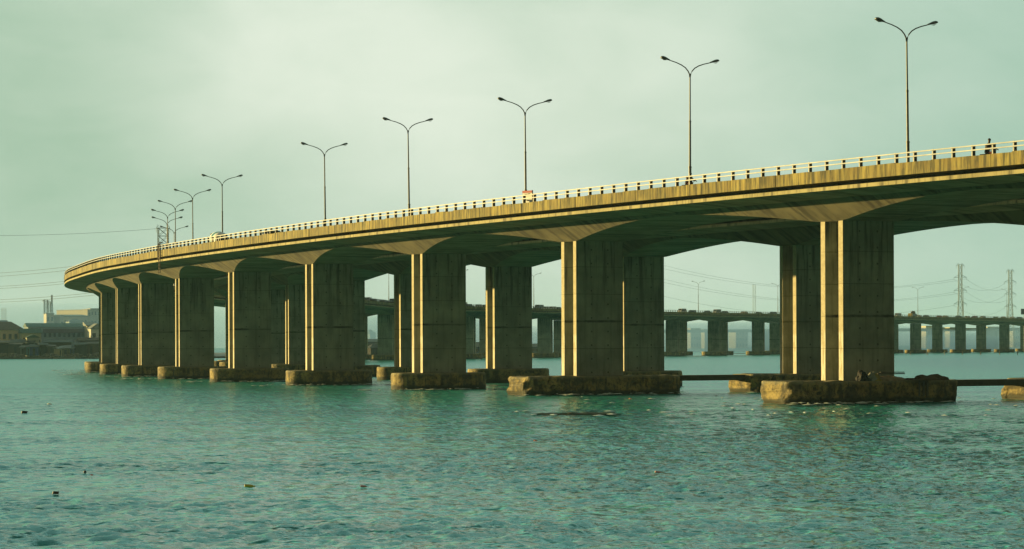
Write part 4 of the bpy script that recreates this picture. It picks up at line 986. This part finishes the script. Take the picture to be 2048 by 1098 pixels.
# smoke drifting low over the far water
sm = bpy.data.materials.new('blue_smoke'); sm.use_nodes = True; nt_ = sm.node_tree; nt_.nodes.remove(nt_.nodes['Principled BSDF']); pv_ = nt_.nodes.new('ShaderNodeVolumePrincipled')
pv_.inputs['Color'].default_value = (.28, .56, 1.0, 1); pv_.inputs['Density'].default_value = .0055; nt_.links.new(pv_.outputs[0], nt_.nodes['Material Output'].inputs['Volume'])
def puff(x, y, z, rx, ry, rz_):
    mb = MB(); n, m2 = 20, 10; vs = [(x + rx * math.sin(math.pi * a / m2) * math.cos(2 * math.pi * k / n), y + ry * math.sin(math.pi * a / m2) * math.sin(2 * math.pi * k / n), z + rz_ * math.cos(math.pi * a / m2)) for a in range(m2 + 1) for k in range(n)]
    mb.add(vs, [(a * n + k, a * n + (k + 1) % n, (a + 1) * n + (k + 1) % n, (a + 1) * n + k) for a in range(m2) for k in range(n)])
    o = mb.build('smoke', sm, smooth=True); tag(o, None, kind='stuff')
puff(150, 1600, 4, 170, 170, 15); puff(420, 1720, 4, 150, 150, 15); puff(-60, 1350, 6, 90, 150, 15); puff(-190, 985, 5, 130, 50, 17)
HAZE, EXPO, ROLLSIGN = .00009, 1.1, 1

# ------------------------------------------------------------------ water, air, sky, sun, camera
import numpy as np
def make_water():
    D0, D1, K, Q = 43.0, 270.0, .0017, .0011
    nr = int(math.log(D1 / D0) / K); nc = int(.60 / Q)
    Dr = D0 * np.exp(np.linspace(0, math.log(D1 / D0), nr)); tc = np.linspace(-.30, .30, nc)
    Y = np.repeat(Dr[:, None], nc, 1); X = Y * tc[None, :]
    rs = np.random.RandomState(4)
    # long calm lanes and ruffled patches
    def lanes(x, y):
        w_ = np.zeros_like(x)
        for _ in range(34):
            lx = rs.uniform(25, 160); ly = rs.uniform(9, 60); ph = rs.uniform(0, 6.28, 2)
            w_ += np.sin(2 * np.pi * (x / lx + .35 * np.sin(2 * np.pi * y / 60 + ph[1])) * rs.choice([-1, 1]) + 2 * np.pi * y / ly + ph[0])
        return 1 / (1 + np.exp(-w_ / 2.6))
    wind = lanes(X, Y)
    Z = np.zeros_like(X); DX = np.zeros_like(X); DY = np.zeros_like(X)
    sp = Y * K
    for i in range(110):
        lam = (.26 * (1.4 / .26) ** rs.rand()) if i < 96 else rs.uniform(2, 5); th = rs.normal(-.9, .75); kx, ky = np.cos(th) * 2 * np.pi / lam, np.sin(th) * 2 * np.pi / lam
        slope = .028 if lam < 1.8 else .010; a = slope * lam / (2 * np.pi); ph = rs.uniform(0, 6.28)
        fade = np.clip((lam / sp - 2.2) / 2.0, 0, 1); g = np.sin(kx * X * (1 + 0) + ky * Y + ph); c = np.cos(kx * X + ky * Y + ph)
        mod = (.65 + .70 * wind) if lam < 1.8 else 1.0
        Z += a * g * fade * mod; DX -= .8 * a * np.cos(th) * c * fade * mod * -1; DY -= .8 * a * np.sin(th) * c * fade * mod * -1
    edge = np.clip((D1 - Y) / 90, 0, 1) * np.clip((Y - D0) / 3, 0, 1) * np.clip((.30 - np.abs(tc))[None, :] / .02, 0, 1)
    Z *= edge; X = X + DX * edge; Y = Y + DY * edge
    co_ = np.stack([X, Y, Z], -1).reshape(-1, 3); nv = nr * nc
    a_, b_ = .30 * D0, .30 * D1
    ext = np.array([(-1900, -250, 0), (1900, -250, 0), (1900, D0, 0), (a_, D0, 0), (-a_, D0, 0), (-1900, D0, 0), (1900, D1, 0), (b_, D1, 0), (-b_, D1, 0), (-1900, D1, 0), (1900, 6400, 0), (-1900, 6400, 0)], float)
    r_, c_ = np.meshgrid(np.arange(nr - 1), np.arange(nc - 1), indexing='ij'); i0 = (r_ * nc + c_).ravel()
    quads = np.stack([i0, i0 + 1, i0 + nc + 1, i0 + nc], 1)
    e = nv
    eq = np.array([(e + 0, e + 1, e + 2, e + 5), (e + 5, e + 4, e + 8, e + 9), (e + 3, e + 2, e + 6, e + 7), (e + 9, e + 6, e + 10, e + 11)])
    quads = np.concatenate([quads, eq]); co_ = np.concatenate([co_, ext]); nf = len(quads)
    me = bpy.data.meshes.new('water'); me.vertices.add(len(co_)); me.vertices.foreach_set('co', co_.ravel().astype(np.float32))
    me.loops.add(nf * 4); me.loops.foreach_set('vertex_index', quads.ravel().astype(np.int32)); me.polygons.add(nf); me.polygons.foreach_set('loop_start', np.arange(0, nf * 4, 4, dtype=np.int32))
    me.update(calc_edges=True); me.polygons.foreach_set('use_smooth', np.ones(nf, dtype=bool))
    at_ = me.attributes.new('wind', 'FLOAT', 'POINT'); at_.data.foreach_set('value', np.concatenate([wind.ravel(), np.full(len(ext), .5)]).astype(np.float32))
    far_ = np.clip((Y - 90) / 170, 0, 1); at2 = me.attributes.new('far', 'FLOAT', 'POINT'); at2.data.foreach_set('value', np.concatenate([far_.ravel(), np.full(len(ext), 1.0)]).astype(np.float32))
    me.materials.append(M['water']); me.update(); o = bpy.data.objects.new('water', me); COL.objects.link(o); tag(o, None, kind='structure')
make_water()
m = bpy.data.materials.new('haze_air'); m.use_nodes = True; nt = m.node_tree
nt.nodes.remove(nt.nodes['Principled BSDF']); pv = nt.nodes.new('ShaderNodeVolumePrincipled')
pv.inputs['Color'].default_value = (.40, .78, 1.0, 1); pv.inputs['Density'].default_value = HAZE
nt.links.new(pv.outputs[0], nt.nodes['Material Output'].inputs['Volume'])
mb = MB(); mb.box((0, 3100, 39.5), (4000, 6800, 81)); tag(mb.build('haze', m), None, kind='stuff')

w = bpy.data.worlds.new('World'); sc.world = w; w.use_nodes = True; nt = w.node_tree; t = NT(nt); bg = nt.nodes['Background']
sky = t.n('ShaderNodeTexSky', sky_type='NISHITA'); sky.sun_disc = False; sky.sun_elevation = SUN_EL; sky.sun_rotation = SUN_AZ
sky.air_density = 1.5; sky.dust_density = 4.0
g = t.n('ShaderNodeTexCoord').outputs['Generated']
sep = t.n('ShaderNodeSeparateXYZ'); t.l(g, sep.inputs[0]); dx, dy, dz = sep.outputs
wide = t.noise(t.scale(g, (5.5, 5.5, 9), (2.3, 0, 1.0)), 1.0, 3, .5)
fine = t.noise(t.scale(g, (16, 16, 34), (7.3, 0, 4.0)), 1.0, 5, .55, .4)
cl = t.math('MULTIPLY_ADD', fine, .30, t.math('MULTIPLY', wide, .70))
# the bright thin patch of the overcast, up ahead
ex = t.math('DIVIDE', t.math('ADD', dx, .0), .15); ez = t.math('DIVIDE', t.math('SUBTRACT', dz, .108), .062)
glow = t.math('EXPONENT', t.math('MULTIPLY', t.math('ADD', t.math('MULTIPLY', ex, ex), t.math('MULTIPLY', ez, ez)), -1.0))
f = t.math('ADD', t.math('MULTIPLY', glow, .60), t.math('MULTIPLY_ADD', t.math('SUBTRACT', cl, .40), 1.5, t.math('MULTIPLY', t.ramp(dz, .085, .0), .34)), clamp=True)
over = t.mix(f, (1.68, 2.58, 1.92), (4.3, 4.6, 4.0))
over = t.mix(t.ramp(dz, .14, .34), over, (1.95, 4.1, 3.65))
over = t.mix(t.math('MULTIPLY', t.ramp(dx, .02, .2), .35), over, (1.75, 2.85, 2.5))
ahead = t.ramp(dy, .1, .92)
up = t.math('MULTIPLY_ADD', t.ramp(dz, .9, .35), .6, .4)
gc = t.n('ShaderNodeCombineColor'); [t.l(up, gc.inputs[i]) for i in range(3)]
over = t.mix(1.0, over, gc.outputs[0], 'MULTIPLY')
over = t.mix(ahead, (.86, .80, .56), over)     # unseen sky behind the camera, made dim and neutral to set the wall fill
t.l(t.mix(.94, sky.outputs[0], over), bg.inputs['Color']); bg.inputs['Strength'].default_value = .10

ld = bpy.data.lights.new('sun', 'SUN'); ld.energy = 5.0; ld.angle = math.radians(.5); ld.color = (1.0, .75, .28)
lo = bpy.data.objects.new('sun', ld); COL.objects.link(lo)
sd = Vector((math.sin(SUN_AZ) * math.cos(SUN_EL), math.cos(SUN_AZ) * math.cos(SUN_EL), math.sin(SUN_EL)))
lo.rotation_euler = sd.to_track_quat('Z', 'Y').to_euler(); lo.location = (-300, 100, 80)

cam = bpy.data.cameras.new('camera'); co = bpy.data.objects.new('camera', cam); COL.objects.link(co); sc.camera = co
cam.sensor_width = 36.0; cam.lens = F * 36 / 2048; cam.shift_y = (690.4 - 549) / 2048
cam.clip_start = .5; cam.clip_end = 20000
co.location = (0, 0, CAMZ)
from mathutils import Matrix
co.rotation_euler = (Matrix.Rotation(math.pi / 2, 3, 'X') @ Matrix.Rotation(-RZ * ROLLSIGN, 3, 'Z')).to_euler()
sc.view_settings.view_transform = 'Standard'; sc.view_settings.look = 'None'; sc.view_settings.exposure = EXPO; sc.view_settings.gamma = 1
sc.cycles.max_bounces = 6; sc.cycles.diffuse_bounces = 3; sc.cycles.glossy_bounces = 4; sc.cycles.volume_bounces = 0
sc.cycles.use_denoising = True
sc.cycles.caustics_reflective = False; sc.cycles.caustics_refractive = False
